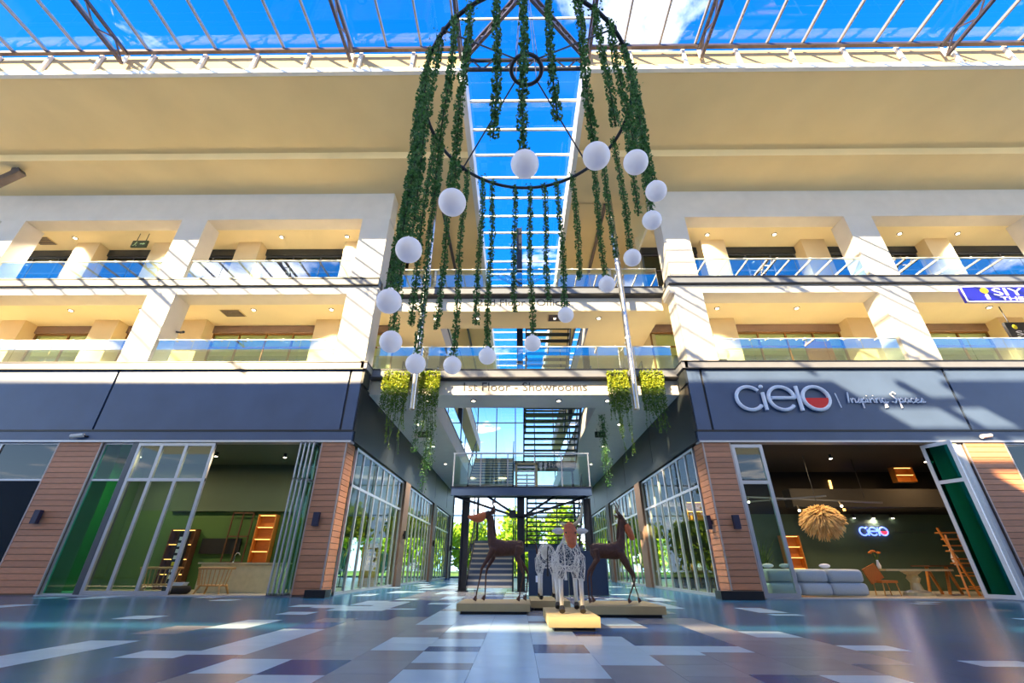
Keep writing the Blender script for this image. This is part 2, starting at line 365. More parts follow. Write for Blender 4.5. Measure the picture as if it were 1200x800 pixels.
# ================================================================== FLOOR
def build_floor():
    fl = struct('floor', B(-60, 60, -26, 70, -0.30, -0.012), 'grout', 'tiled mall floor of white, taupe and slate blue tiles')
    P = 0.645; X0 = -0.455
    over = [  # seen pieces: column, y0, y1, colour
        (-3, 4.86, 5.58, 'tile_navy'), (-2, 6.20, 7.28, 'tile_light'), (-2, 4.3, 6.20, 'tile_taupe'), (-1, 6.14, 6.50, 'tile_navy'), (-1, 5.46, 6.14, 'tile_light'), (-1, 6.50, 7.15, 'tile_light'),
        (-1, 5.13, 5.46, 'tile_taupe'), (-1, 4.3, 5.13, 'tile_light'), (1, 6.07, 6.70, 'tile_navy'), (1, 4.8, 6.07, 'tile_light'), (0, 4.0, 7.8, 'tile_light'), (2, 5.4, 7.3, 'tile_light'), (3, 6.0, 6.65, 'tile_light'), (4, 6.2, 6.65, 'tile_light'),
        (2, 4.6, 5.4, 'tile_taupe'), (3, 4.9, 6.0, 'tile_taupe'), (4, 5.0, 6.2, 'tile_taupe'), (5, 6.0, 6.8, 'tile_taupe'), (-4, 4.9, 5.62, 'tile_light'), (-6, 5.63, 6.09, 'tile_light'), (5, 4.7, 5.0, 'tile_light'), (7, 6.38, 6.78, 'tile_light'), (8, 5.45, 5.77, 'tile_light')]
    meshes = {}
    def tile_mesh(h, mname):
        k = (round(h, 3), mname)
        if k not in meshes:
            w = P / 2 - 0.0018; hh = h / 2 - 0.0018
            me = B(-w, w, -hh, hh, -0.014, 0.0).mesh('tile', (0, 0, 0), [M[mname]]); meshes[k] = me
        return meshes[k]
    names = ['tile_light', 'tile_taupe', 'tile_dark', 'tile_navy']
    far = MB(); far_n = 0; near = []
    R = random.Random(21)
    for c in range(-48, 48):
        xa = X0 + P * (c + 1); xc = xa + P / 2 - P
        ax = abs(xc + 0.1)
        y = 2.6 + R.choice([0, 0.325])
        prev = None
        while y < 44:
            h = R.choice([0.325, 0.65, 0.65, 0.65])
            if R.random() < 0.35 and prev: col = prev
            else:
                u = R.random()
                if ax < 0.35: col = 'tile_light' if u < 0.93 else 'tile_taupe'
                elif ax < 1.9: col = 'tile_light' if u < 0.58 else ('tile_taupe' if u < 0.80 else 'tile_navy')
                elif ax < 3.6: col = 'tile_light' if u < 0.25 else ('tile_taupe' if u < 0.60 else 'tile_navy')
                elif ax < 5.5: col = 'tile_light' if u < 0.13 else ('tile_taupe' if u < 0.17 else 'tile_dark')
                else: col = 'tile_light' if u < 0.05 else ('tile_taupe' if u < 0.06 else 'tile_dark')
            prev = col
            pieces = [(y, y + h, col)]
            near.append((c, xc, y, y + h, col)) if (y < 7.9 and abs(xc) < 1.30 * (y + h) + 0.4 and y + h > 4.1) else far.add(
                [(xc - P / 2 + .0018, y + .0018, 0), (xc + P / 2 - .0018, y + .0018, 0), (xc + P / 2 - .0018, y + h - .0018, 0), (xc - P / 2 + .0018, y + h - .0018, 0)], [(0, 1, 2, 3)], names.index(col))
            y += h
    # seen pieces replace the drawn ones
    cols = {}
    for t in near: cols.setdefault(t[0], []).append(t)
    for (c, a, b, m_) in over:
        new = []
        for t in cols.get(c, []):
            if t[3] <= a + 1e-6 or t[2] >= b - 1e-6: new.append(t); continue
            if t[2] < a - 0.02: new.append((c, t[1], t[2], a, t[4]))
            if t[3] > b + 0.02: new.append((c, t[1], b, t[3], t[4]))
        xc = X0 + P * (c + 1) - P / 2
        n = max(1, round((b - a) / 0.65)); hh = (b - a) / n
        for i in range(n): new.append((c, xc, a + i * hh, a + (i + 1) * hh, m_))
        cols[c] = new
    cnt = 0
    for c in cols:
        for t in sorted(cols[c], key=lambda q: q[2]):
            if cnt < 296:
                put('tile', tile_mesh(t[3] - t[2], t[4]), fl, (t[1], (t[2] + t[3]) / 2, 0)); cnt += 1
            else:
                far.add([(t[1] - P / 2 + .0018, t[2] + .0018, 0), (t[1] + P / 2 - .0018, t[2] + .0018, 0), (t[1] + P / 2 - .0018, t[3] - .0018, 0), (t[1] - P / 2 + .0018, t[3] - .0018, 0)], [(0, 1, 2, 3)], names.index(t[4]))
    # plain field behind the viewpoint
    for c in range(-48, 48):
        xc = X0 + P * (c + 1) - P / 2
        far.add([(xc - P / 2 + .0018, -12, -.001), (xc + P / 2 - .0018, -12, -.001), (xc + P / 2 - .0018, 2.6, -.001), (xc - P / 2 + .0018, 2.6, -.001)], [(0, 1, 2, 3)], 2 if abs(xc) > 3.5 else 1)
    mk('far_tile', far, names, fl, kind='stuff')
build_floor()

# ================================================================== GROUND STOREY
def plank_face(parent, x0, x1, y0, y1, face, z0=0.05, z1=5.06, n=26):
    """horizontal cladding boards with shadow gaps; face '-y', '+x' or '-x'"""
    h = (z1 - z0) / n
    L = (x1 - x0) if face == '-y' else (y1 - y0)
    t = 0.022
    mb = MB(); hh = h / 2 - 0.007; l = L / 2
    # board with a chamfered lower lip
    prof = [(0, -hh), (t, -hh), (t * 1.15, -hh + 0.01), (t * 0.8, hh), (0, hh)]
    k = len(prof)
    v = [(-l, -a, b) for a, b in prof] + [(l, -a, b) for a, b in prof]
    f = [tuple(range(k)), tuple(range(2 * k - 1, k - 1, -1))] + [(i, i + k, (i + 1) % k + k, (i + 1) % k) for i in range(k)]
    f = [tuple(reversed(q)) for q in f]
    mb.add(v, f)
    me = mb.mesh('plank', (0, 0, 0), [M['plank']])
    for i in range(n):
        zc = z0 + h * (i + 0.5)
        if face == '-y': put('plank', me, parent, ((x0 + x1) / 2, y0, zc))
        elif face == '+x': put('plank', me, parent, (x1, (y0 + y1) / 2, zc), (0, 0, PI / 2))
        else: put('plank', me, parent, (x0, (y0 + y1) / 2, zc), (0, 0, -PI / 2))

def pillar(x0, x1, label, side=None, n=26):
    p = struct('pillar', B(x0, x1, D, D + 0.85, 0, 5.08), 'brown_pillar', label)
    plank_face(p, x0 + .035, x1 - .035, D, D + .85, '-y', n=n)
    if side: plank_face(p, x0, x1, D + .03, D + .82, side, n=n)
    for x in (x0 + .015, x1 - .015):
        mk('corner_trim', B(x - .022, x + .022, D - .032, D + .02, 0.0, 5.08), 'trim_alu', p)
    return p
pillar(-17.35, -15.68, 'wood-clad pillar carrying a wall lamp, beside the dark corner window')
pillar(-7.35, -6.40, 'pink-brown plank-clad pillar at the passage corner by the green shop', '+x')
pillar(6.88, 7.90, 'brown plank-clad pillar at the passage corner under the cielo sign', '-x')
pillar(16.47, 17.97, 'sunlit orange plank-clad pillar beyond the folded glass door')
mk('base_box', B(-6.68, -6.02, 15.62, 16.1, 0, 0.22), 'black', None, 'low black box at the foot of the pink-brown passage pillar', 'box')
mk('base_box', B(6.30, 7.62, 15.62, 16.1, 0, 0.24), 'black', None, 'low black box at the foot of the pillar under the cielo sign', 'box')

# fascia bands
tn = [0]
def trim(mb, m, label):
    tn[0] += 1
    return struct('trim_%d' % tn[0], mb, m, label)
def fascia(x0, x1, joints, label):
    t = trim(B(x0, x1, D + .06, D + .35, 5.46, 8.0), 'black', label)
    xs = [x0] + joints + [x1]
    for a, b in zip(xs[:-1], xs[1:]):
        mk('fascia_panel', B(a + .045, b - .045, D, D + .07, 5.50, 7.985), 'fascia', t)
    return t
fascia(-W, XL, [-25.3, -16.32, -6.76], 'slate blue metal fascia band above the green shop')
fascia(XR, W, [7.39, 17.05, 26.0], 'slate blue metal fascia band behind the cielo sign')
for x0, x1, s in ((-W, XL, 'the green shop'), (XR, W, 'the cielo shop')):
    trim(B(x0, x1, D - .03, D + .4, 5.08, 5.44), 'fascia', 'blue-grey header beam over ' + s)
    trim(B(x0, x1, D - .06, D + .3, 5.44, 5.50), 'black', 'thin black drip line over ' + s)
    trim(B(x0, x1, D - .08, D + .3, 5.02, 5.09), 'alu', 'pale aluminium track along the header over ' + s)
    trim(B(x0, x1, D - .10, D + .5, 8.03, 8.29), 'cap', 'grey parapet band of the first floor above ' + s)
    trim(B(x0, x1, D - .13, D + .5, 7.985, 8.03), 'black', 'black line under the parapet above ' + s)
    trim(B(x0, x1, D - .13, D + .5, 8.29, 8.335), 'black', 'black edge strip of the first floor deck above ' + s)
# passage side walls of the ground storey
for sx, x, s in ((-1, XL, 'green shop'), (1, XR, 'cielo shop')):
    a, b = (x - .3, x) if sx < 0 else (x, x + .3)
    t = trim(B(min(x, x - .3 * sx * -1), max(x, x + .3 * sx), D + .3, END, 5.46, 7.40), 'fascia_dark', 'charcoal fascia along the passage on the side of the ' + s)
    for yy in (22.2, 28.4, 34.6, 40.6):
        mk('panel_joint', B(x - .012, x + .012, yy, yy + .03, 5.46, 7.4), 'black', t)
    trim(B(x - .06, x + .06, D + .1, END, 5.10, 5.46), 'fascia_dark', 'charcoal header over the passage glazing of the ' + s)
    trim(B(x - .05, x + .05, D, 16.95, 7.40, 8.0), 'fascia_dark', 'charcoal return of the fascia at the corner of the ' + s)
    trim(B(x - .12, x + .12, D - .1, 16.9, 8.03, 8.29), 'cap', 'grey return of the parapet at the corner of the ' + s)
    trim(B(x - .14, x + .14, D - .13, 16.9, 8.29, 8.335), 'black', 'black return strip of the deck at the corner of the ' + s)
    for i, yy in enumerate((25.0, 34.2, 43.0)):
        struct('pillar', B(x - .08 if sx > 0 else x - .45, x + .45 if sx > 0 else x + .08, yy, yy + 1.15, 0, 5.1), 'brown_pillar', ('first', 'second', 'third')[i] + ' plain brown pillar along the passage side of the ' + s)
        lp = thing('wall_lamp', (x - sx * .16, yy + .5, 2.35), 'small black wall lamp on the ' + ('first', 'second', 'third')[i] + ' passage pillar of the ' + s, 'lamp')
        mk('lamp_body', B(x - sx * .25, x - sx * .12, yy + .42, yy + .58, 2.2, 2.6), 'black', lp); mk('bracket', B(x - sx * .12, x - sx * .06, yy + .46, yy + .54, 2.34, 2.46), 'black', lp)

# ground floor ceilings and shop volumes
struct('ceiling', B(-W, XL - .1, 21.0, END, 5.15, 5.35), 'white_wall', 'pale ceiling inside the shops behind the green shop')
struct('ceiling', B(-W, XL - .1, D + .4, 21.0, 5.12, 5.35), 'green_wall_dark', 'dark ceiling inside the green shop')
struct('ceiling', B(XR + .1, W, D + .4, 26, 5.10, 5.35), 'shop_dark', 'black ceiling inside the cielo shop')
struct('ceiling', B(XR + .1, W, 26, END, 5.15, 5.35), 'white_wall', 'pale ceiling of the far shops behind the cielo shop')

wn = [0]; dn = [0]
def glazing(x0, x1, y, z0, z1, vs_, hs, label, gm='shop_glass', fm='alu', axis='x', fw=.07, kind='window', fd=.09):
    """framed glazing: bars at the given uprights and transoms, a pane in every opening"""
    if kind == 'window': wn[0] += 1; nm = 'window_%d' % wn[0]
    else: dn[0] += 1; nm = 'door_%d' % dn[0]
    T = (lambda a, b, c0, c1, e, f: B(a, b, c0, c1, e, f)) if axis == 'x' else (lambda a, b, c0, c1, e, f: B(c0, c1, a, b, e, f))
    root = thing(nm, ((x0 + x1) / 2, y, z0) if axis == 'x' else (y, (x0 + x1) / 2, z0), label, None, None, 'structure')
    V = [x0 + fw / 2] + list(vs_) + [x1 - fw / 2]; H = [z0 + fw / 2] + list(hs) + [z1 - fw / 2]
    for v in V: mk('mullion', T(v - fw / 2, v + fw / 2, y - fd / 2, y + fd / 2, z0, z1), fm, root)
    for h in H: mk('transom', T(x0, x1, y - fd / 2 + .004, y + fd / 2 - .004, h - fw / 2, h + fw / 2), fm, root)
    for a, b in zip(V[:-1], V[1:]):
        for c, d in zip(H[:-1], H[1:]):
            mk('pane', T(a + fw / 2 - .01, b - fw / 2 + .01, y - .006, y + .006, c + fw / 2 - .01, d - fw / 2 + .01), gm, root)
    return root
# green shop front
glazing(-W, -17.37, D + .1, 0, 5.03, [-31, -28, -25, -22, -19.6], [3.66], 'dark shop window beyond the lamp-lit wooden pillar', 'dark_glass')
glazing(-15.66, -14.50, D + .1, 0, 5.03, [], [3.66], 'fixed green glass light beside the wooden pillar', 'green_glass')
mk('post', B(-14.50, -14.30, D - .02, D + .3, 0, 5.05), 'alu_dark', None, 'dark slide-track post between the fixed green light and sliding doors', 'post')
glazing(-14.28, -11.36, D + .02, 0.04, 5.0, [-13.38, -12.44], [3.66], 'row of three tall sliding glass doors of the green shop', 'shop_glass', kind='door', fw=.11)
for i in range(4):
    x = -8.02 + i * .16
    glazing(D - .25, D + .55, x, 0.04, 5.0, [], [3.66], ('first', 'second', 'third', 'fourth')[i] + ' folded glass leaf stacked against the pink-brown pillar', 'passage_glass', axis='y', kind='door', fw=.06, fd=.05)
trim(B(-15.66, -7.35, D - .12, D + .5, 0, 0.035), 'alu', 'pale threshold strip of the green shop')
# cielo shop front
trim(B(7.9, 16.45, D - .12, D + .5, 0, 0.035), 'alu', 'pale threshold strip of the cielo shop')
glazing(7.92, 9.06, D + .02, 0.04, 4.95, [], [3.60], 'glass door leaf with pale frame beside the pillar under the cielo sign', 'shop_glass', kind='door', fw=.12)
def angled_leaf():
    dn[0] += 1
    root = thing('door_%d' % dn[0], (15.60, 15.9, 0), 'open green-tinted glass door leaf turned in at the orange pillar', None, None, 'structure')
    a = Vector((15.42, 15.55, 0)); d = Vector((-.52, 1.25, 0)).normalized(); L_ = .93
    def bar(u0, u1, z0, z1, t, m, n):
        p = a + d * u0; q = a + d * u1
        mk(n, MB().bar((p.x, p.y, (z0 + z1) / 2), (q.x, q.y, (z0 + z1) / 2), t, z1 - z0), m, root)
    for u in (0, L_ - .12): bar(u, u + .12, .04, 4.95, .07, 'alu', 'stile')
    for z in (.04, 3.55, 4.83): bar(.12, L_ - .12, z, z + .12, .066, 'alu', 'rail')
    bar(.12, L_ - .12, .16, 3.55, .012, 'deep_green_glass', 'pane'); bar(.12, L_ - .12, 3.67, 4.83, .012, 'deep_green_glass', 'pane')
angled_leaf()
for i in range(4):
    x = 15.62 + i * .21
    dn[0] += 1
    mk('door_%d' % dn[0], B(x, x + .17, D - .12 + .05 * i, D + .5, .04, 4.98), 'white_metal' if i % 2 == 0 else 'alu', None, ('first', 'second', 'third', 'fourth')[i] + ' folded door frame stacked before the orange pillar', kind='structure')
glazing(17.99, W, D + .1, 0, 5.03, [19.5, 22, 25, 28, 31], [3.66], 'dark shop window beyond the orange pillar', 'dark_glass')
# passage glazing
def run(x, ya, yb, label, n, gm='passage_glass', z0=0.0):
    st = (yb - ya) / n
    glazing(ya, yb, x, z0, 5.05, [ya + st * i for i in range(1, n)], [3.62], label, gm, axis='y', fw=.10)
run(XL - .08, 17.08, 24.98, 'tall passage glazing next to the pink-brown pillar', 8)
run(XL - .08, 26.2, 34.15, 'second run of passage glazing on the green shop side', 8)
run(XL - .08, 35.4, 42.95, 'third run of passage glazing on the green shop side', 7)
run(XR + .08, 17.08, 24.98, 'tall passage glazing next to the pillar under the cielo sign', 8)
run(XR + .08, 26.2, 34.15, 'second run of passage glazing on the cielo side', 8)
run(XR + .08, 35.4, 42.95, 'third run of passage glazing on the cielo side', 7)
# glazed outer walls far behind
glazing(-W, XL, END, 0, 5.1, [-31, -28, -25, -22, -19, -16, -13, -10], [3.6], 'glazed rear wall of the shops with trees outside', 'roof_glass', 'alu_dark', fw=.09)
glazing(XR, W, END, 0, 5.1, [10, 13, 16, 19, 22, 25, 28, 31], [3.6], 'glazed rear wall behind the cielo shop with trees outside', 'roof_glass', 'alu_dark', fw=.09)
glazing(XL, XR, END, 0, 17.8, [-4.2, -2.2, -.2, 1.8, 3.8], [2.4, 5.3, 8.1, 11.3, 14.5], 'tall glazed end wall of the passage', 'roof_glass', 'alu_dark', fw=.10)

# ================================================================== UPPER STOREYS
def column(x0, x1, z0, z1, label, d=.95):
    return struct('column', B(x0, x1, D, D + d, z0, z1), 'white_wall', label)
for (a, b, nm) in ((-25.7, -24.5, 'outer column on the green shop side'), (-16.62, -15.35, 'middle column on the green shop side'), (-7.62, -6.28, 'passage corner column on the green shop side'),
                   (6.98, 8.22, 'passage corner column on the cielo side'), (15.95, 17.28, 'middle column on the cielo side'), (24.7, 25.9, 'outer column on the cielo side')):
    column(a, b, Z1 + .005, 12.0, 'white first-floor ' + nm); column(a, b, Z2 + .005, 16.15, 'white second-floor ' + nm)
gal = ((-W, XL, 'the green shop'), (XR, W, 'the cielo shop'))
for x0, x1, s in gal:
    # decks
    struct('floor', B(x0, x1, D + .3, 20.2, 8.02, Z1), 'deck', 'first-floor gallery deck above ' + s)
    struct('floor', B(x0, x1, D + .3, 20.2, 12.25, Z2), 'deck', 'second-floor gallery deck above ' + s)
    # second slab edge
    trim(B(x0, x1, D - .10, D + .5, 12.17, 12.46), 'cap', 'grey slab edge of the second floor above ' + s)
    trim(B(x0, x1, D - .13, D + .5, 12.46, 12.535), 'black', 'black edge strip of the second floor deck above ' + s)
    trim(B(x0, x1, D - .13, D + .5, 12.12, 12.17), 'black', 'black line under the second floor edge above ' + s)
    trim(B(x0, x1, D + .02, D + .9, 11.72, 12.12), 'white_wall', 'white downstand beam of the second floor above ' + s)
    struct('ceiling', B(x0, x1, D + .9, 20.2, 11.95, 12.25), 'ceiling', 'warm ceiling of the first-floor gallery above ' + s)
    # third level beam and ceiling
    struct('beam', B(x0, x1, D, D + .75, 16.13, 17.95), 'white_wall', 'broad white beam under the eaves above ' + s)
    struct('ceiling', B(x0, x1, D + .75, 20.2, 16.42, 16.7), 'ceiling', 'warm ceiling of the second-floor gallery above ' + s)
    struct('wall_upper', B(x0, x1, 19.4, 20.2, Z2, 16.42), 'beige', 'beige rear wall of the second-floor gallery above ' + s)
# rear walls: pilasters, dark headers and shop windows
def rear(x0, x1, pil, s):
    for lvl, z, top in ((1, Z1, 11.95), (2, Z2, 16.42)):
        nm = 'first-floor' if lvl == 1 else 'second-floor'
        yb = 19.55 if lvl == 1 else 18.9
        xs = sorted(pil[lvl - 1])
        for i, x in enumerate(xs):
            struct('pilaster', B(x - .62, x + .62, yb - .7, yb + .3, z, top), 'beige', 'beige %s pilaster %s the corner on the side of %s' % (nm, ('nearest', 'second from', 'third from', 'fourth from')[i if x0 > 0 else len(xs) - 1 - i].replace('nearest', 'next to'), s))
        ed = [x0] + xs + [x1]
        k = 0
        for a, b in zip(ed[:-1], ed[1:]):
            a2 = a + (.62 if a != x0 else 0); b2 = b - (.62 if b != x1 else 0)
            if b2 - a2 < .6: continue
            k += 1
            trim(B(a2, b2, yb - .1, yb + .2, top - .42, top - .02), 'brown_pillar' if lvl == 1 else 'fascia_dark', 'dark header strip %s over a %s window behind %s' % (('one', 'two', 'three', 'four', 'five')[k - 1], nm, s))
            n = max(1, round((b2 - a2) / 1.5)); st = (b2 - a2) / n
            glazing(a2, b2, yb + .05, z + .01, top - .42, [a2 + st * i for i in range(1, n)], [z + 2.4], 'shop window %s of the %s gallery behind %s' % (('one', 'two', 'three', 'four', 'five')[k - 1], nm, s), 'shop_glass' if lvl == 1 else 'dark_glass', 'alu_dark' if lvl == 2 else 'brown_door', fw=.07)
    struct('wall_rear', B(x0, x1, 22.6, 22.8, Z1, 12.0), 'olive_wall', 'olive inner wall of the first-floor rooms above ' + s)
    struct('floor', B(x0, x1, 20.2, 22.8, 8.1, Z1), 'deck', 'floor of the first-floor rooms above ' + s)
    struct('ceiling', B(x0, x1, 20.2, 22.8, 11.7, 11.9), 'ceiling', 'ceiling of the first-floor rooms above ' + s)
rear(-W, XL, ((-25.6, -20.8, -16.3, -9.5), (-23.2, -19.0, -14.4, -8.6)), 'the green shop')
rear(XR, W, ((10.2, 17.0, 24.4), (10.4, 15.7, 22.2)), 'the cielo shop')
mk('panel_door', B(14.3, 15.6, 19.42, 19.5, Z1, Z1 + 2.6), 'brown_door', None, 'brown timber door standing on the first-floor gallery above the cielo sign', 'door')

# ---- passage: bridges and side galleries
def bridge(yf, z, zb, lab):
    trim(B(XL, XR, yf + .3, yf + 2.0, zb, z - .38), 'white_wall', 'white beam face of the ' + lab)
    struct('ceiling', B(XL, XR, yf + .31, yf + 1.99, zb - .012, zb - .001), 'white_bounce', 'lightened white underside plate of the ' + lab)  # plate added, bounce light put into its white
    trim(B(XL, XR, yf - .06, yf + 2.05, z - .36, z - .05), 'cap', 'grey upper band of the ' + lab)
    trim(B(XL, XR, yf - .09, yf + 2.05, z - .05, z + .005), 'black', 'black top strip of the ' + lab)
    trim(B(XL, XR, yf - .09, yf + 2.05, z - .40, z - .36), 'black', 'black line across the ' + lab)
bridge(16.95, Z1, 7.32, 'first-floor bridge')
struct('ceiling', B(XL, XR, 17.30, 18.96, 11.45, 11.485), 'ceiling', 'warm ceiling under the second-floor bridge')
for a, b in ((XL, -3.85), (3.56, XR)): struct('ceiling', B(a, b, 18.97, END, 11.47, 11.499), 'ceiling', 'warm ceiling under the second-floor side gallery ' + ('by the green shop' if a < 0 else 'by the cielo shop'))
bridge(16.98, Z2, 11.50, 'second-floor bridge')
VL, VR = -3.85, 3.56
for (a, b, s) in ((XL, VL, 'the green shop'), (VR, XR, 'the cielo shop')):
    struct('floor', B(a, b, 19.0, END, 7.32, Z1), 'white_bounce', 'white first-floor side gallery along the passage by ' + s)
    struct('floor', B(a, b, 19.0, END, 11.5, Z2), 'white_wall', 'white second-floor side gallery along the passage by ' + s)
for x, s, sg in ((XL, 'the green shop', -1), (XR, 'the cielo shop', 1)):
    a, b = (x - .25, x) if sg < 0 else (x, x + .25)
    struct('wall_passage', B(a, b, 19.6 if True else 0, END, Z1, ZS), 'beige', 'beige wall rising along the passage by ' + s)
    for i, yy in enumerate((21.5, 27.5, 33.5, 39.0)):
        for z in (Z1, Z2):
            w_ = thing('shop_door', (x, yy, z), ('first', 'second', 'third', 'fourth')[i] + (' first-floor' if z == Z1 else ' second-floor') + ' dark-framed door in the passage wall by ' + s, 'door')
            xx = x - sg * .03
            mk('door_frame', MB().box(xx - .03, xx + .03, yy, yy + .12, z, z + 2.5).box(xx - .03, xx + .03, yy + 1.7, yy + 1.82, z, z + 2.5).box(xx - .03, xx + .03, yy, yy + 1.82, z + 2.4, z + 2.5), 'alu_dark', w_)
            mk('door_pane', B(xx - .015, xx + .015, yy + .12, yy + 1.7, z, z + 2.4), 'shop_glass', w_)
    # roof over the passage sides
cl = struct('ceiling', B(XL - 1.2, -2.05, D + .75, END, ZS, ZS + .3), 'soffit', 'beige ceiling along the passage skylight on the green shop side')
cr_ = struct('ceiling', B(2.64, XR + 1.2, D + .75, END, ZS, ZS + .3), 'soffit', 'beige ceiling along the passage skylight on the cielo side')
mk('light_track', B(-4.02, -3.86, 16.99, 44, ZS - .12, ZS - .01), 'truss', None, 'long brown light track under the passage ceiling on the green shop side', 'light track')
mk('light_track', B(4.56, 4.72, 16.99, 44, ZS - .12, ZS - .01), 'truss', None, 'long brown light track under the passage ceiling on the cielo side', 'light track')

# ================================================================== EAVES AND ROOF
YF, ZN = 10.33, 18.28
for x0, x1, s in ((-W - 8, -2.05, 'the green shop'), (2.64, W + 8, 'the cielo shop')):
    struct('ceiling', B(x0, x1, 14.05, D + .8, ZS, ZS + .6), 'soffit', 'inner lower part of the beige eaves soffit above ' + s)
    struct('ceiling', B(x0, x1, YF + .02, 14.06, ZN, ZN + .4), 'soffit', 'outer raised part of the beige eaves soffit above ' + s)
    trim(B(x0, x1, YF + .05, YF + .25, ZN + .02, 19.62), 'tan', 'beige upright fascia of the eaves above ' + s)
    trim(B(x0, x1, YF - .06, YF + .10, ZN - .02, ZN + .16), 'white_metal', 'white ledge at the foot of the eaves above ' + s)
    trim(B(x0, x1, YF - .28, YF - .14, 19.40, 19.54), 'truss', 'dark eaves beam carrying the glass roof above ' + s)
ORD = 'first second third fourth fifth sixth seventh eighth ninth tenth eleventh twelfth thirteenth fourteenth'.split()
def post_row(x, end, st, s):
    i = 0
    while (x > end) if st < 0 else (x < end):
        i += 1
        p = MB().box(x - .06, x + .06, YF - .06, YF + .05, ZN + .16, 19.60)
        mk('eaves_post', p, 'white_metal', None, ORD[i - 1] + ' short white eaves post from the skylight, above ' + s, 'post', 'eaves posts above ' + s)
        x += st
post_row(-4.2, -30, -2.15, 'the green shop'); post_row(4.6, 30, 2.15, 'the cielo shop')

# main glass roof (flat) with its panes and glazing bars
YB = -3.0
def main_roof():
    r = thing('roof', (0, 3, 19.6), 'flat glass roof over the court with dark glazing bars', None, None, 'structure')
    xs = [-2.45 - 1.40 * k for k in range(22)][::-1] + [2.9 + 1.43 * k for k in range(22)]
    bar = B(-.035, .035, YB - YF - .1, .0, -.06, .06).mesh('glazing_bar', (0, 0, 0), [M['bar_metal']])
    for x in xs: put('glazing_bar', bar, r, (x, YF - .2, 19.58))
    for a, b in zip(xs[:-1], xs[1:]):
        if b - a > 3:
            n = 11; h = (YF - YB) / n
            for i in range(n):
                mk('pane', B(a + .03, b - .03, YF - (i + 1) * h + .02, YF - i * h - .02, 19.60, 19.615), 'roof_glass', r)
                mk('cross_bar', B(a, b, YF - (i + 1) * h - .03, YF - (i + 1) * h + .03, 19.54, 19.62), 'white_metal', r)
        else:
            mk('pane', B(a + .03, b - .03, YB, YF - .2, 19.60, 19.615), 'roof_glass', r)
main_roof()
def passage_roof():
    r = thing('roof', (.3, 30, 18.9), 'glass skylight strip over the passage with white bars', None, None, 'structure')
    mk('upstand', B(-2.25, -2.03, YF + .1, END, ZS - .02, 18.95), 'white_metal', r); mk('upstand', B(2.62, 2.84, YF + .1, END, ZS - .02, 18.95), 'white_metal', r)
    y = 10.58; st = 1.40
    while y < END:
        mk('cross_bar', B(-2.05, 2.64, y - .045, y + .045, 18.84, 18.94), 'white_metal', r)
        mk('pane', B(-2.05, 2.64, y + .05, y + st - .05, 18.90, 18.915), 'roof_glass', r)
        y += st
passage_roof()
def truss(p, q, depth, label, n, m='truss', w=.11):
    p = Vector(p); q = Vector(q)
    t = thing('roof_truss', p, label, 'roof truss')
    dz = Vector((0, 0, depth))
    mk('top_chord', MB().bar(p, q, w, w), m, t); mk('bottom_chord', MB().bar(p - dz, q - dz, w, w), m, t)
    for i in range(n):
        a = p.lerp(q, i / n); b = p.lerp(q, (i + 1) / n); c = p.lerp(q, (i + .5) / n)
        mk('web', MB().bar(a - dz, c, .05, .05), m, t); mk('web', MB().bar(c, b - dz, .05, .05), m, t)
    mk('end_plate', MB().bar(p - dz * 1.05, p + dz * .08, w * 1.3, .06), 'white_metal', t)
for x, s in ((-25.2, 'outermost roof truss over the green shop side'), (-15.9, 'roof truss over the middle column of the green shop side'), (-6.65, 'roof truss over the passage corner of the green shop'),
             (-2.22, 'roof truss beside the skylight strip on the green shop side'), (2.88, 'roof truss beside the skylight strip on the cielo side'), (7.34, 'roof truss over the passage corner of the cielo shop'),
             (16.98, 'roof truss over the middle column of the cielo side'), (26.2, 'outermost roof truss over the cielo side')):
    truss((x, YF - .12, 19.42), (x, YB, 19.42), .58, 'dark steel ' + s, 10)
truss((-2.15, YF - .1, 19.2), (.3, 7.9, 19.2), .45, 'slanting steel truss from the green-side skylight corner to the chandelier hub', 5)
truss((2.80, YF - .1, 19.2), (.3, 7.9, 19.2), .45, 'slanting steel truss from the cielo-side skylight corner to the chandelier hub', 5)
truss((-2.2, YF + .05, 19.1), (2.85, YF + .05, 19.1), .62, 'cross truss spanning the mouth of the skylight strip', 6, 'steel_dark')
# fallen brace at the far green side
# ---- building across the court (behind the viewpoint): same eaves and roof, it shades the court
struct('ceiling', B(-62, -1.75, -23.0, YB - .05, ZN + .1, ZN + .35), 'soffit', 'eaves soffit of the opposite building, west part')
struct('ceiling', B(2.5, 60, -23.0, YB - .05, ZN + .1, ZN + .35), 'soffit', 'eaves soffit of the opposite building, east part')
struct('ceiling', B(-62, 60, -44.0, -24.1, ZN + .1, ZN + .35), 'soffit', 'added rear roof slab behind the sun slot of the opposite building')  # unseen slab added so the slot before it throws the floor sun strip
for i in range(9): struct('beam', B(-1.75, 2.5, -4.6 - i * 2.1, -4.25 - i * 2.1, ZN + .1, ZN + .35), 'truss', 'cross beam %s of the opposite skylight' % 'one two three four five six seven eight nine'.split()[i])
struct('beam', B(.75, 1.0, -23, YB, ZN + .12, ZN + .33), 'truss', 'long beam of the opposite skylight')
struct('wall_back', B(-62, 60, -9.9, -9.6, 0, 8.2), 'fascia', 'ground storey wall of the opposite building')
for i, x in enumerate((-25, -16, -7, 7.5, 16.6, 25)):
    struct('column', B(x - .65, x + .65, -10.9, -9.8, 8.2, ZN + .1), 'white_wall', 'white column %s of the opposite building' % ('one', 'two', 'three', 'four', 'five', 'six')[i])
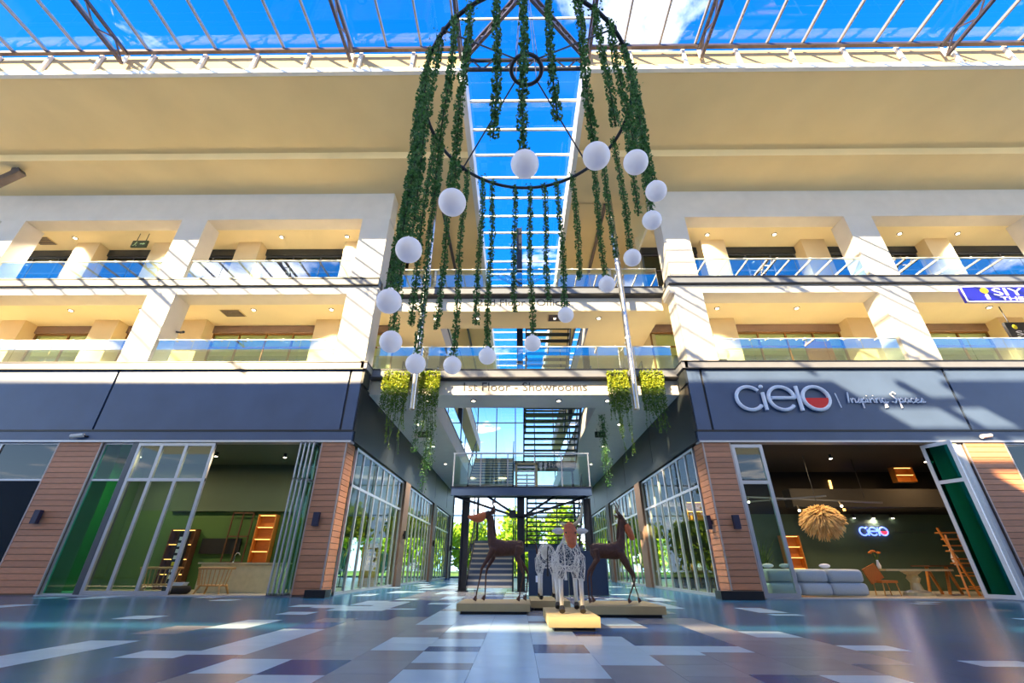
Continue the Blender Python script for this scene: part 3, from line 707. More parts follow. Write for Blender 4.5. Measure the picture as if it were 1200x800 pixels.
#@@PART2@@
# ================================================================== BALUSTRADES
def balustrade(x0, x1, y, z, label, h=1.10, axis='x', pw=1.55, dark=False):
    t = thing('balustrade', ((x0 + x1) / 2, y, z) if axis == 'x' else (y, (x0 + x1) / 2, z), label, 'balustrade', 'glass balustrades of the galleries')
    n = max(1, round((x1 - x0) / pw)); st = (x1 - x0) / n
    T = (lambda a, b, c0, c1, e, f: B(a, b, c0, c1, e, f)) if axis == 'x' else (lambda a, b, c0, c1, e, f: B(c0, c1, a, b, e, f))
    for i in range(n):
        mk('glass_panel', T(x0 + i * st + .012, x0 + (i + 1) * st - .012, y - .009, y + .009, z + .02, z + h), 'rail_glass', t)
        if axis == 'x' or i % 2 == 0: mk('clip', T(x0 + i * st - .04 + st / 2, x0 + i * st + .04 + st / 2, y - .035, y + .035, z + h - .02, z + h + .05), 'white_metal', t)
    mk('handrail', T(x0, x1, y - .022, y + .022, z + h, z + h + .03), 'steel_dark' if dark else 'white_metal', t)
    mk('shoe', T(x0, x1, y - .03, y + .03, z - .0, z + .05), 'alu_dark', t)
yb_ = D + .10
for (a, b, z, s) in ((-33, -25.75, Z1, 'first-floor balustrade beyond the outer column on the green shop side'), (-24.45, -16.66, Z1, 'first-floor balustrade between outer and middle column, green shop side'),
                     (-15.3, -7.66, Z1, 'first-floor balustrade between middle and corner column, green shop side'),
                     (8.27, 15.9, Z1, 'first-floor balustrade above the cielo sign'), (17.32, 24.65, Z1, 'first-floor balustrade above the orange pillar'), (25.95, 33, Z1, 'first-floor balustrade beyond the outer column on the cielo side'),
                     (-33, -25.75, Z2, 'second-floor balustrade beyond the outer column on the green shop side'), (-24.45, -16.66, Z2, 'second-floor balustrade under the hanging exit sign'),
                     (-15.3, -7.66, Z2, 'second-floor balustrade between middle and corner column, green shop side'),
                     (8.27, 15.9, Z2, 'second-floor balustrade straight over the cielo sign'), (17.32, 24.65, Z2, 'second-floor balustrade over the blue shop sign'), (25.95, 33, Z2, 'second-floor balustrade beyond the outer column on the cielo side')):
    balustrade(a, b, yb_, z, 'clear glass ' + s)
balustrade(XL + .1, XR - .1, 17.02, Z1, 'clear glass balustrade along the first-floor bridge above the showroom lettering')
balustrade(XL + .1, XR - .1, 17.05, Z2, 'clear glass balustrade along the second-floor bridge above the office lettering')
for x, s in ((VL + .02, 'green shop'), (VR - .02, 'cielo shop')):
    balustrade(19.1, 40, x, Z1, 'glass balustrade with dark rail of the first-floor side gallery by the ' + s, axis='y', pw=2.6, dark=True)
    balustrade(19.1, 40, x, Z2, 'glass balustrade with dark rail of the second-floor side gallery by the ' + s, axis='y', pw=2.6, dark=True)

# ================================================================== LETTERING
mk('lettering', add_text(MB(), '1st Floor - Showrooms', -2.27, 2.94, 17.24, 7.47, 7.86), 'letter_grey', None, 'grey raised lettering for the showrooms on the first-floor bridge', 'sign')
mk('lettering', add_text(MB(), '2nd Floor - Offices', -1.84, 2.48, 17.27, 11.72, 12.08), 'letter_grey', None, 'grey raised lettering for the offices on the second-floor bridge', 'sign')

def arc(cx, cz, rx, rz, a0, a1, y, n=28): return [(cx + rx * math.cos(math.radians(a0 + (a1 - a0) * i / n)), y, cz + rz * math.sin(math.radians(a0 + (a1 - a0) * i / n))) for i in range(n + 1)]
def cielo(root, ox, oz, s, y, r, m, mr):
    """rounded c i e l o, drawn 3.7 wide and 1.07 high at s = 1, lower corner at ox, oz"""
    X = lambda v: ox + (v - 8.46) * s
    Zz = lambda v: oz + (v - 6.2) * s
    mk('letter_c', MB().tube(arc(X(9.02), Zz(6.73), .50 * s, .47 * s, 40, 322, y), r, 8), m, root)
    i_ = MB().tube([(X(9.57), y, Zz(6.24)), (X(9.57), y, Zz(6.96))], r, 8); i_.ball((X(9.56), y, Zz(7.20)), r * 1.15, 10, 8); mk('letter_i', i_, m, root)
    e = MB().tube([(X(9.86), y, Zz(6.74)), (X(10.74), y, Zz(6.74))] + arc(X(10.26), Zz(6.73), .50 * s, .47 * s, 0, 320, y), r, 8); mk('letter_e', e, m, root)
    mk('letter_l', MB().tube([(X(10.92), y, Zz(6.22)), (X(10.92), y, Zz(7.22))], r, 8), m, root)
    mk('letter_o', MB().tube(arc(X(11.58), Zz(6.73), .50 * s, .47 * s, 0, 360, y)[:-1], r, 8, closed=True), m, root)
    p = [(a[0], a[2]) for a in arc(X(11.58), Zz(6.73), .47 * s, .44 * s, 180, 360, y, 18)]
    mk('red_half_disc', MB().prism_xz(p, y - r * .5, y + r * .6), mr, root)
STROKE = {
 'I': (.75, [[(.25, 0), (.55, 2.3)]]), 'n': (.85, [[(0, 1), (.05, 0), (.08, .6), (.35, 1), (.58, .9), (.62, 0), (.85, .2)]]),
 's': (.75, [[(0, 0), (.45, 1), (.55, .3), (.2, 0), (.75, .2)]]), 'p': (.85, [[(0, 1), (0, -1.1), (.05, .6), (.4, 1), (.68, .6), (.4, .05), (.1, .2), (.8, .2)]]),
 'i': (.4, [[(0, .95), (.06, .1), (.4, .2)], [(.08, 1.45), (.14, 1.55)]]), 'r': (.55, [[(0, 1), (.05, 0), (.1, .6), (.5, 1)]]),
 'g': (.95, [[(.6, .8), (.3, 1), (0, .5), (.3, 0), (.6, .35), (.62, .9), (.55, -.9), (.2, -1.05), (.3, -.4), (.95, .2)]]),
 'S': (1.15, [[(1.0, 1.9), (.65, 2.3), (.15, 1.9), (.5, 1.2), (.82, .7), (.5, 0), (0, .25)]]),
 'a': (.9, [[(.6, .9), (.3, 1), (0, .4), (.3, 0), (.6, .5), (.62, .95), (.66, .1), (.9, .2)]]), 'c': (.72, [[(.6, .8), (.3, 1), (0, .5), (.25, 0), (.72, .25)]]),
 'e': (.72, [[(.05, .45), (.6, .65), (.35, 1), (0, .5), (.25, 0), (.72, .25)]]), ' ': (.6, [])}
def script(root, s, x0, x1, z0, xh, y, r, m):
    w = sum(STROKE[c][0] for c in s); k = (x1 - x0) / w; x = x0; mb = MB()
    for c in s:
        a, ls = STROKE[c]
        for l in ls: mb.tube([(x + px * k, y, z0 + pz * xh) for px, pz in l], r, 5)
        x += a * k
    mk('script_lettering', mb, m, root)
sg = thing('shop_sign', (12, D - .1, 6.2), 'white rounded cielo shop sign with red half disc and script tagline', 'sign')
cielo(sg, 8.46, 6.2, 1.0, D - .10, .072, 'sign_white', 'sign_red')
mk('divider_bar', MB().tube([(12.40, D - .06, 6.95), (12.46, D - .06, 6.36)], .02, 6), 'sign_white', sg)
script(sg, 'Inspiring Spaces', 12.75, 15.75, 6.55, .19, D - .06, .027, 'sign_white')
# blue shop sign and black blade sign on the galleries
bs = thing('shop_sign', (21.5, 16.0, 11.05), 'blue shop sign with white letters and yellow dot on the second-floor edge', 'sign')
mk('board', B(19.36, 24.6, 15.98, 16.14, 11.06, 11.80), 'sign_blue', bs)
mk('border', MB().box(19.33, 24.63, 15.965, 16.0, 11.03, 11.07).box(19.33, 24.63, 15.965, 16.0, 11.79, 11.83).box(19.33, 19.37, 15.965, 16.0, 11.03, 11.83), 'sign_white', bs)
mk('yellow_dot', MB().add([(20.28 + .17 * math.cos(a * PI / 8), 15.955, 11.60 + .15 * math.sin(a * PI / 8)) for a in range(16)] + [(20.28 + .17 * math.cos(a * PI / 8), 15.985, 11.60 + .15 * math.sin(a * PI / 8)) for a in range(16)], [tuple(range(16))] + [(i, (i + 1) % 16, (i + 1) % 16 + 16, i + 16) for i in range(16)]), 'yellow', bs)
mk('letter_i', MB().box(20.22, 20.34, 15.955, 15.985, 11.14, 11.40), 'sign_white', bs)
mk('lettering', add_text(MB(), 'SIYA', 20.62, 22.6, 15.975, 11.34, 11.72), 'sign_white', bs)
mk('small_lettering', add_text(MB(), 'THEMBA', 20.80, 22.9, 15.975, 11.12, 11.27), 'sign_white', bs)
kb = thing('shop_sign', (23.2, 17.8, 10.2), 'small black blade sign with yellow dot hanging on the first-floor gallery', 'sign')
mk('board', B(22.62, 24.6, 17.78, 17.9, 10.2, 11.05), 'black', kb)
mk('yellow_dot', MB().ball((22.98, 17.77, 10.80), .12, 12, 8, sy=.2), 'yellow', kb)
mk('lettering', add_text(MB(), 'SIYA', 22.9, 24.4, 17.775, 10.36, 10.60), 'sign_white', kb)
mk('hanger', MB().bar((22.9, 17.84, 11.05), (22.9, 17.84, 11.94), .03).bar((24.3, 17.84, 11.05), (24.3, 17.84, 11.94), .03), 'black', kb)
def exit_sign(x, y, z, top, label, w=.80, h=.42, turn=0):
    t = thing('exit_sign', (x, y, z), label, 'exit sign')
    mk('panel', B(x - w / 2, x + w / 2, y - .04, y + .04, z, z + h), 'exit_green', t)
    p = MB(); yy = y - .046
    p.ball((x - .20 * w, yy, z + h * .76), h * .08, 8, 6, sy=.2)
    for a, b in (((-.20, .66), (-.24, .40)), ((-.24, .40), (-.14, .26)), ((-.14, .26), (-.16, .12)), ((-.24, .40), (-.32, .24)), ((-.32, .24), (-.40, .22)), ((-.20, .62), (-.10, .50)), ((-.21, .62), (-.30, .52))):
        p.bar((x + a[0] * w, yy, z + a[1] * h), (x + b[0] * w, yy, z + b[1] * h), .035, .01)
    p.box(x + .05 * w, x + .25 * w, yy - .004, yy + .004, z + h * .42, z + h * .56).add([(x + .25 * w, yy, z + h * .3), (x + .40 * w, yy, z + h * .49), (x + .25 * w, yy, z + h * .68)], [(0, 1, 2)])
    mk('pictogram', p, 'exit_print', t)
    mk('rod', MB().bar((x - w * .3, y, z + h), (x - w * .3, y, top), .025).bar((x + w * .3, y, z + h), (x + w * .3, y, top), .025), 'black', t)
exit_sign(-19.6, 17.5, 15.50, 16.42, 'green exit sign hanging under the second-floor gallery ceiling')
exit_sign(4.3, 22.3, 6.85, 7.32, 'small green exit sign under the first-floor side gallery on the cielo side', .55, .3)
exit_sign(-4.9, 22.3, 6.85, 7.32, 'small green exit sign under the first-floor side gallery on the green shop side', .55, .3)

# ================================================================== LAMPS, CAMERAS, CEILING FITTINGS
def pillar_lamp(x, y, z, label, side=0):
    t = thing('wall_lamp', (x, y, z), label, 'lamp')
    if side:
        mk('lamp_body', B(x - .20, x - .06, y - .10, y + .10, z - .22, z + .22), 'lamp_navy', t); mk('bracket', B(x - .06, x, y - .04, y + .04, z - .06, z + .06), 'black', t)
    else:
        mk('lamp_body', B(x - .10, x + .10, y - .22, y - .08, z - .22, z + .22), 'lamp_navy', t); mk('bracket', B(x - .04, x + .04, y - .08, y - .02, z - .06, z + .06), 'black', t)
pillar_lamp(-16.74, D, 2.38, 'dark box wall lamp on the wooden pillar at the edge of the green shop')
pillar_lamp(-6.95, D, 2.33, 'navy box wall lamp on the pink-brown passage pillar')
pillar_lamp(7.45, D, 2.27, 'navy box wall lamp on the front of the pillar under the cielo sign')
pillar_lamp(6.86, D + .42, 2.3, 'navy box wall lamp on the passage face of the pillar under the cielo sign', 1)
def camera(x, label, s=1):
    t = thing('security_camera', (x, D - .03, 5.26), label, 'security camera')
    mk('camera_body', MB().tube([(x - .22 * s, D - .20, 5.20), (x + .20 * s, D - .14, 5.26)], .075, 10), 'white_metal', t)
    mk('mount', MB().tube([(x + .1 * s, D - .15, 5.26), (x + .26 * s, D - .06, 5.24), (x + .28 * s, D - .02, 5.24)], .03, 8), 'black', t)
camera(-16.62, 'white security camera over the wooden pillar by the green shop'); camera(17.3, 'white security camera over the sunlit orange pillar')
def downlight(x, y, z, label, grp, e=0, m='lamp_white_off', big=.11):
    t = thing('downlight', (x, y, z), label, 'downlight', grp)
    mk('trim_ring', MB().lathe([(big, -.03), (big * 1.15, -.015), (big * 1.2, 0.0)], (x, y, z), 14), 'truss', t)
    mk('lens', MB().lathe([(big * .7, -.036), (big * .7, -.028)], (x, y, z), 12), 'led_white', t)
    if e:
        l = bpy.data.lights.new('downlight', 'AREA'); l.shape = 'DISK'; l.size = .3; l.energy = e; l.color = (1.0, .86, .64); l.spread = PI
        l.spread = 1.7; o = bpy.data.objects.new('downlight_lamp', l); COL.objects.link(o); o.parent = t; o.location = (0, 0, -.05)
E1 = 150
for i, x in enumerate((-26.5, -21.8, -18.3, -12.8, -9.0)):
    downlight(x, 17.9, 11.95, '%s first-floor downlight from the passage, green shop side' % ('fifth', 'fourth', 'third', 'second', 'first')[i], 'downlights of the first-floor galleries', E1)
for i, x in enumerate((9.6, 13.4, 18.8, 22.5, 27)):
    downlight(x, 17.9, 11.95, '%s first-floor downlight from the passage, cielo side' % ORD[i], 'downlights of the first-floor galleries', E1)
for i, x in enumerate((-28.5, -23.6, -18.0, -12.5, -9.0)):
    downlight(x, 17.8, 16.42, '%s second-floor downlight from the passage, green shop side' % ('fifth', 'fourth', 'third', 'second', 'first')[i], 'downlights of the second-floor galleries', E1 * .8)
for i, x in enumerate((10.0, 13.5, 20.0, 23.0, 28)):
    downlight(x, 17.8, 16.42, '%s second-floor downlight from the passage, cielo side' % ORD[i], 'downlights of the second-floor galleries', E1 * .8)
for i, yy in enumerate((21.5, 26.0, 31.0)):
    for x, sd in ((-5.05, 'green shop'), (5.15, 'cielo shop')):
        downlight(x, yy, 7.32, '%s downlight under the first-floor side gallery by the %s' % (ORD[i], sd), 'downlights under the side galleries', 100)
for i, (x, e) in enumerate(((-3.9, 130), (-1.9, 0), (1.8, 0), (3.9, 130))):
    downlight(x, 17.95, 7.308, '%s downlight under the first-floor bridge from the green shop side' % ('first', 'second', 'third', 'fourth')[i], 'downlights under the bridges', e)
    downlight(x, 17.95, 11.45, '%s downlight under the second-floor bridge from the green shop side' % ('first', 'second', 'third', 'fourth')[i], 'downlights under the bridges', e and E1)
def vent(x, y, z, w, h, label):
    t = thing('ceiling_vent', (x, y, z), label, 'vent')
    mk('vent_frame', B(x - w / 2, x + w / 2, y - h / 2, y + h / 2, z - .03, z - .001), 'beige', t)
    for i in range(6):
        yy = y - h / 2 + h * (i + .5) / 6; mk('louvre', B(x - w / 2 + .05, x + w / 2 - .05, yy - h / 18, yy + h / 18, z - .045, z - .03), 'truss', t)
vent(-25.5, 18.0, 16.42, 1.0, .62, 'square brown air vent in the second-floor gallery ceiling')
vent(-14.0, 18.2, 11.95, 1.0, .62, 'beige air vent in the first-floor gallery ceiling by the middle column')
vent(1.9, 17.9, 11.45, .9, .6, 'flat air vent under the second-floor bridge')
for x, z, s in ((-15.14, 10.2, 'middle column on the green shop side'), (9.6, 9.62, 'corner pilaster above the cielo sign')):
    yy = 17.0 if x < 0 else 18.75
    t = thing('security_camera', (x, 17.0 if x < 0 else 18.75, z), 'small dark security camera beside the first-floor ' + s, 'security camera')
    mk('camera_body', MB().tube([(x, yy, z), (x + .25, yy - .15, z - .06)], .06, 10), 'black', t); mk('mount', MB().bar((x - (.21 if x < 0 else -.05), yy if x < 0 else yy + .1, z + .03), (x, yy, z), .06), 'black', t)
mk('knee_brace', MB().bar((-23.75, 14.5, 17.66), (-24.7, 14.55, 16.9), .32, .34).bar((-24.1, 14.55, 17.30), (-24.15, 14.5, 17.84), .2, .2), 'truss', None, 'brown steel knee brace under the outer end of the eaves', 'brace')

# ================================================================== DOWNPIPES AND HANGING PLANTS
for x, s in ((-4.14, 'green shop'), (4.69, 'cielo shop')):
    t = thing('downpipe', (x, 16.33, 6.36), 'shiny round downpipe ending above the passage on the side of the ' + s, 'pipe')
    mk('pipe', MB().lathe([(.105, 0), (.125, .0), (.125, ZS - 6.36), (.105, ZS - 6.36)], (x, 16.33, 6.36), 18), 'chrome', t, smooth=False)
    for z in (9.5, 13.4): mk('pipe_clamp', MB().lathe([(.135, -.05), (.135, .05)], (x, 16.33, z), 16).box(x - .03, x + .03, 16.45, 16.85, z - .03, z + .03), 'alu', t)
def hanging_plant(x0, x1, y, z, long_, label, gap_bias=0):
    t = thing('hanging_plant', ((x0 + x1) / 2, y, z), label, 'plant', 'trailing plants on the first-floor bridge')
    mk('trough', MB().box(x0, x1, y - .12, y + .10, z - .16, z - .02), 'steel_dark', t)
    n = 1300; w = x1 - x0
    C = np.c_[rng.uniform(x0 - .03, x1 + .03, n), y - .06 + rng.uniform(-.17, .12, n), z - np.abs(rng.uniform(0, .75, n)) + .05]
    mk('top_foliage', MB().leaves(C, .085, aspect=.7), 'vine_sunlit', t, kind='stuff')
    n2 = 1500
    C2 = np.c_[rng.uniform(x0 - .02, x1 + .02, n2), y - .06 + rng.uniform(-.16, .12, n2), z - .6 - rng.beta(1.1, 1.6, n2) * 1.2]
    mb = MB().leaves(C2, .075, aspect=.6)
    k = int(w * 20)
    for i in range(k):
        xs = rng.uniform(x0, x1); L_ = rng.uniform(1.2, 2.3) if rng.random() < .66 else rng.uniform(2.0, long_)
        m = int(L_ * 34); zz = rng.uniform(0, L_, m)
        mb.leaves(np.c_[xs + .05 * np.sin(zz * 3 + i) + rng.normal(0, .02, m), y - .06 + rng.normal(0, .03, m), z - .3 - zz], .06, up_bias=-.6)
        mb.tube([(xs + .05 * math.sin(q * 3 + i), y - .06, z - .3 - q) for q in np.linspace(0, L_, 8)], .006, 4)
    mk('trailing_foliage', mb, 'vine', t, kind='stuff')
hanging_plant(-5.55, -4.52, 16.80, 8.10, 3.6, 'trailing yellow-green plant on the bridge, next to the green shop corner')
hanging_plant(-4.02, -3.24, 16.80, 8.10, 3.9, 'trailing yellow-green plant on the bridge, just inside the green-side downpipe')
hanging_plant(3.75, 4.56, 16.80, 8.10, 3.6, 'trailing yellow-green plant on the bridge, just inside the cielo-side downpipe')
hanging_plant(5.10, 6.0, 16.80, 8.10, 2.2, 'trailing yellow-green plant on the bridge, next to the cielo shop corner')
def deep_vine(x, y, z, L_, label):
    t = thing('hanging_vine', (x, y, z), label, 'plant', 'dark vines hanging in the passage')
    m = int(L_ * 150); zz = rng.uniform(0, L_, m)
    mk('stem', MB().tube([(x, y, z - q) for q in np.linspace(0, L_, 8)], .012, 5), 'ivy_stem', t)
    mk('foliage', MB().leaves(np.c_[x + rng.normal(0, .10, m), y + rng.normal(0, .10, m), z - zz], .08), 'ivy', t, kind='stuff')
for i, (x, y, L_) in enumerate(((-4.25, 20.2, 4.6), (-4.25, 21.2, 3.4), (-4.6, 19.4, 3.0), (4.0, 20.0, 4.4), (4.3, 21.3, 3.2))):
    deep_vine(x, y, 8.4, L_, ('first', 'second', 'third', 'fourth', 'fifth')[i] + ' dark leafy vine hanging in the passage, counted from the green shop')

# ================================================================== CHANDELIER
def chandelier():
    cx, cy_, cz, R_ = .26, 6.85, 10.87, 2.51
    ch = thing('chandelier', (cx, cy_, cz), 'large ring chandelier of ivy garlands with a spiral of white globes', 'chandelier')
    mk('ring', MB().tube([(cx + R_ * math.cos(a * 2 * PI / 72), cy_ + R_ * math.sin(a * 2 * PI / 72), cz) for a in range(72)], .045, 8, closed=True), 'steel_dark', ch, smooth=True)
    hz = 12.46
    mk('hub_ring', MB().tube([(cx + .40 * math.cos(a * 2 * PI / 32), cy_ + .40 * math.sin(a * 2 * PI / 32), hz) for a in range(32)], .055, 8, closed=True), 'steel_dark', ch, smooth=True)
    for a in (45, 135, 225, 315):
        r = math.radians(a); c, s = math.cos(r), math.sin(r)
        sp = mk('spoke', MB().tube([(cx + .40 * c, cy_ + .40 * s, hz), (cx + R_ * c, cy_ + R_ * s, cz)], .022, 6), 'steel_dark', ch)
        mk('spoke_clamp', MB().ball((cx + R_ * c, cy_ + R_ * s, cz), .075, 8, 6), 'steel_dark', sp)
        mk('cable', MB().tube([(cx + .40 * c, cy_ + .40 * s, hz), (cx + .1 * c, 7.6 + .1 * s, 19.1)], .012, 5), 'alu_dark', ch)
    G = {-90: (5.98, .20), -67.5: (6.35, .205), -45: (6.77, .2), -22.5: (6.99, .19), 0: (7.19, .195), 22.5: (7.03, .195), 45: (6.82, .195), 67.5: (6.37, .195), 90: (5.68, .20), 112.5: (5.25, .20), 135: (4.81, .20),
         157.5: (4.47, .20), 180: (4.43, .20), -157.5: (4.73, .205), -135: (5.16, .20), -112.5: (5.55, .20)}
    AD = {-90: -93.3, -67.5: -68.1, -45: -47.6, -22.5: -24.1, 0: -1.3, 22.5: 22.3, 45: 42.0, 67.5: 68.1, 90: 87.4, 112.5: 112.5, 135: 132.2, 157.5: 155.7, 180: 180, -157.5: -160, -135: -139.5, -112.5: -118.4}
    Pn = {-104.1: 6.61, -81.9: 7.02, -57.4: 7.33, -35: 7.45, -12: 7.6, 9.9: 7.85, 33.6: 7.42, 57.6: 7.26, 77.5: 6.89, 97.4: 6.57, 119.6: 6.03, 143.7: 5.5, 163.8: 5.15, -170: 5.0, -148: 5.3, -127: 5.95}
    strands = [(AD[k], G[k][0] + .19, G[k]) for k in G] + [(a, z, None) for a, z in Pn.items()]
    for a, zb, g in strands:
        r = math.radians(a); x, y = cx + R_ * math.cos(r), cy_ + R_ * math.sin(r)
        zs = np.linspace(cz + .02, zb, 10)
        ph = random.uniform(0, 6)
        wob = lambda z: (.025 * math.sin(z * 1.3 + ph), .025 * math.cos(z * 1.7 + ph))
        ga = mk('garland', MB().tube([(x + wob(z)[0], y + wob(z)[1], z) for z in zs], .016, 5), 'ivy_stem', ch)
        L_ = cz - zb; n = int(L_ * 250)
        zz = rng.uniform(zb, cz + .05, n); an = rng.uniform(0, 2 * PI, n); rr = .082 * np.sqrt(rng.uniform(.05, 1, n)) * (1 + .18 * np.sin(zz * 9 + ph))
        C = np.c_[x + .025 * np.sin(zz * 1.3 + ph) + rr * np.cos(an), y + .025 * np.cos(zz * 1.7 + ph) + rr * np.sin(an), zz]
        tuft = np.c_[x + rng.normal(0, .07, 40), y + rng.normal(0, .07, 40), cz + rng.normal(0, .06, 40)]
        mk('foliage', MB().leaves(np.r_[C, tuft], .062, up_bias=-.3, aspect=.72), 'ivy', ga, kind='stuff')
        if g:
            gl = MB().ball((x, y, g[0]), g[1], 28, 18); gl.lathe([(.05, g[1] - .01), (.05, g[1] + .04)], (x, y, g[0]), 12)
            mk('globe', gl, 'globe', ga, smooth=True)
chandelier()

# ================================================================== STAIRS IN THE PASSAGE
def flight(x0, x1, ya, za, yb, zb, n, label, m='steel_dark', mt='steel_dark', risers=False):
    t = thing('stair_flight', ((x0 + x1) / 2, ya, za), label, 'stairs')
    for x in (x0, x1): mk('stringer', MB().bar((x, ya, za - .02), (x, yb, zb - .02), .07, .30), m, t)
    for i in range(n):
        y = ya + (yb - ya) * (i + .5) / n; z = za + (zb - za) * (i + 1) / n
        mk('tread', B(x0 + .03, x1 - .03, y - .17, y + .15, z - (.075 if risers else .05), z), mt, t)
        if risers: mk('riser', B(x0 + .03, x1 - .03, y + .13, y + .148, z, z + (zb - za) / n - .075), 'fascia', t)
    for x in (x0, x1):
        for k in (0, .5, 1): mk('rail_post', MB().bar((x, ya + (yb - ya) * k, za + (zb - za) * k), (x, ya + (yb - ya) * k, za + (zb - za) * k + 1.05), .04), m, t)
        mk('handrail', MB().bar((x, ya, za + 1.05), (x, yb, zb + 1.05), .05), m, t)
    return t
flight(-2.10, -.20, 20.0, 0, 23.4, 1.9, 9, 'lowest flight of grey stair treads rising from the passage floor', mt='white_wall', risers=True)
flight(.45, 3.0, 23.4, 1.9, 21.05, 3.72, 10, 'dark steel flight seen from below under the stair landing')
flight(-2.30, -.20, 20.86, 4.12, 24.3, 6.1, 10, 'flight of grey treads rising behind the landing railing', mt='white_wall', risers=True)
flight(.35, 3.20, 24.3, 6.1, 20.6, 8.30, 10, 'dark steel flight seen from below under the first-floor bridge')
flight(.50, 2.90, 26.5, 8.4, 20.6, 12.50, 18, 'dark steel flight seen from below between the two bridges')
def landing(x0, x1, y0, y1, z, label, rail=True, m='fascia'):
    t = thing('stair_landing', ((x0 + x1) / 2, y0, z), label, 'landing')
    mk('edge_beam', B(x0, x1, y0, y0 + .14, z - .36, z - .03), m, t); mk('deck', B(x0, x1, y0 + .14, y1, z - .14, z - .02), 'steel_dark', t); mk('edge_strip', B(x0 - .02, x1 + .02, y0 - .03, y0 + .12, z - .03, z + .01), 'black', t)
    for k in range(5):
        yy = y0 + .2 + k * (y1 - y0 - .4) / 4; mk('joist', B(x0, x1, yy, yy + .1, z - .30, z - .14), 'steel_dark', t)
    if rail:
        n = 5; h = 1.42
        for k in range(n + 1):
            x = x0 + .05 + (x1 - x0 - .1) * k / n; mk('rail_post', MB().bar((x, y0 + .06, z), (x, y0 + .06, z + h), .05), 'alu', t)
        mk('handrail', B(x0, x1, y0 + .03, y0 + .09, z + h - .02, z + h + .04), 'alu', t)
        for k in range(n):
            a = x0 + .05 + (x1 - x0 - .1) * k / n; b = x0 + .05 + (x1 - x0 - .1) * (k + 1) / n
            mk('rail_pane', B(a + .05, b - .05, y0 + .05, y0 + .065, z + .10, z + h - .12), 'shop_glass', t)
    return t
ld = landing(-2.85, 3.18, 19.5, 20.85, 3.96, 'dark steel stair landing with glass railing under the first-floor bridge')
gt = thing('railing_gate', (.35, 19.62, 3.97), 'small pale slatted gate in the glass railing of the landing', 'gate')
mk('gate_frame', MB().box(-.1, 0.0, 19.42, 19.47, 3.97, 4.95).box(.78, .88, 19.42, 19.47, 3.97, 4.95).box(-.1, .88, 19.42, 19.47, 4.87, 4.95), 'plinth', gt)
for k in range(5): mk('slat', B(0, .78, 19.43, 19.46, 4.05 + k * .17, 4.12 + k * .17), 'alu', gt)
landing(-2.3, 3.2, 23.5, 24.4, 1.9, 'low half landing at the back of the lowest stair flight', False)
l3 = landing(-2.3, 3.25, 24.45, 25.9, 6.1, 'upper half landing at the back of the stair', False)
for x in (-2.2, 3.15): mk('post', B(x - .06, x + .06, 25.7, 25.82, 0, 6.0), 'steel_dark', l3)
struct('floor', B(VL, VR, 19.0, 20.6, 8.05, Z1), 'white_wall', 'short first-floor deck joining bridge and stair')
def steel_column(x, y, z1, label, z0=0.0):
    t = thing('steel_column', (x, y, z0), label, 'steel column')
    mk('shaft', MB().box(x - .16, x + .16, y - .02, y + .02, z0 + .02, z1).box(x - .16, x - .12, y - .13, y + .13, z0 + .02, z1).box(x + .12, x + .16, y - .13, y + .13, z0 + .02, z1), 'steel_dark', t)
    mk('base_plate', B(x - .25, x + .25, y - .22, y + .22, z0, z0 + .03), 'steel_dark', t)
    return t
c_ = steel_column(.14, 20.0, 3.6, 'dark steel column carrying the middle of the stair landing')
for x in (-2.7, -1.3, 1.6, 3.0): mk('brace', MB().bar((.14, 20.0, 2.75), (x, 20.0, 3.62), .09), 'steel_dark', c_)
mk('lamp_box', B(-.35, -.08, 19.8, 20.1, 2.75, 3.05), 'steel_dark', c_)
steel_column(-2.25, 20.2, 3.6, 'dark steel post at the green-side edge of the stair landing')
steel_column(3.05, 20.4, 3.6, 'dark steel post at the cielo-side edge of the stair landing')
steel_column(.14, 19.9, 18.82, 'tall dark steel pole rising from the first-floor deck to the skylight', z0=Z1)
for i, (x, y) in enumerate(((-3.75, 21.0), (3.46, 21.0), (-3.75, 29.0), (3.46, 29.0))):
    steel_column(x - .2 if x < 0 else x + .2, y, 11.4, z0=Z1, label= ('tall dark post at the front of the green-side gallery edge', 'tall dark post at the front of the cielo-side gallery edge', 'tall dark post farther along the green-side gallery edge', 'tall dark post farther along the cielo-side gallery edge')[i])
kp = thing('kiosk_panel', (1.0, 17.2, 0), 'dark navy freestanding panel behind the white sculptures', 'panel')
mk('panel', B(.38, 1.75, 17.1, 17.5, .02, 1.42), 'navy', kp); mk('panel', B(1.80, 3.15, 17.35, 17.7, .02, 1.42), 'navy', kp); mk('print', B(.62, .80, 17.09, 17.10, .42, .62), 'sign_white', kp)

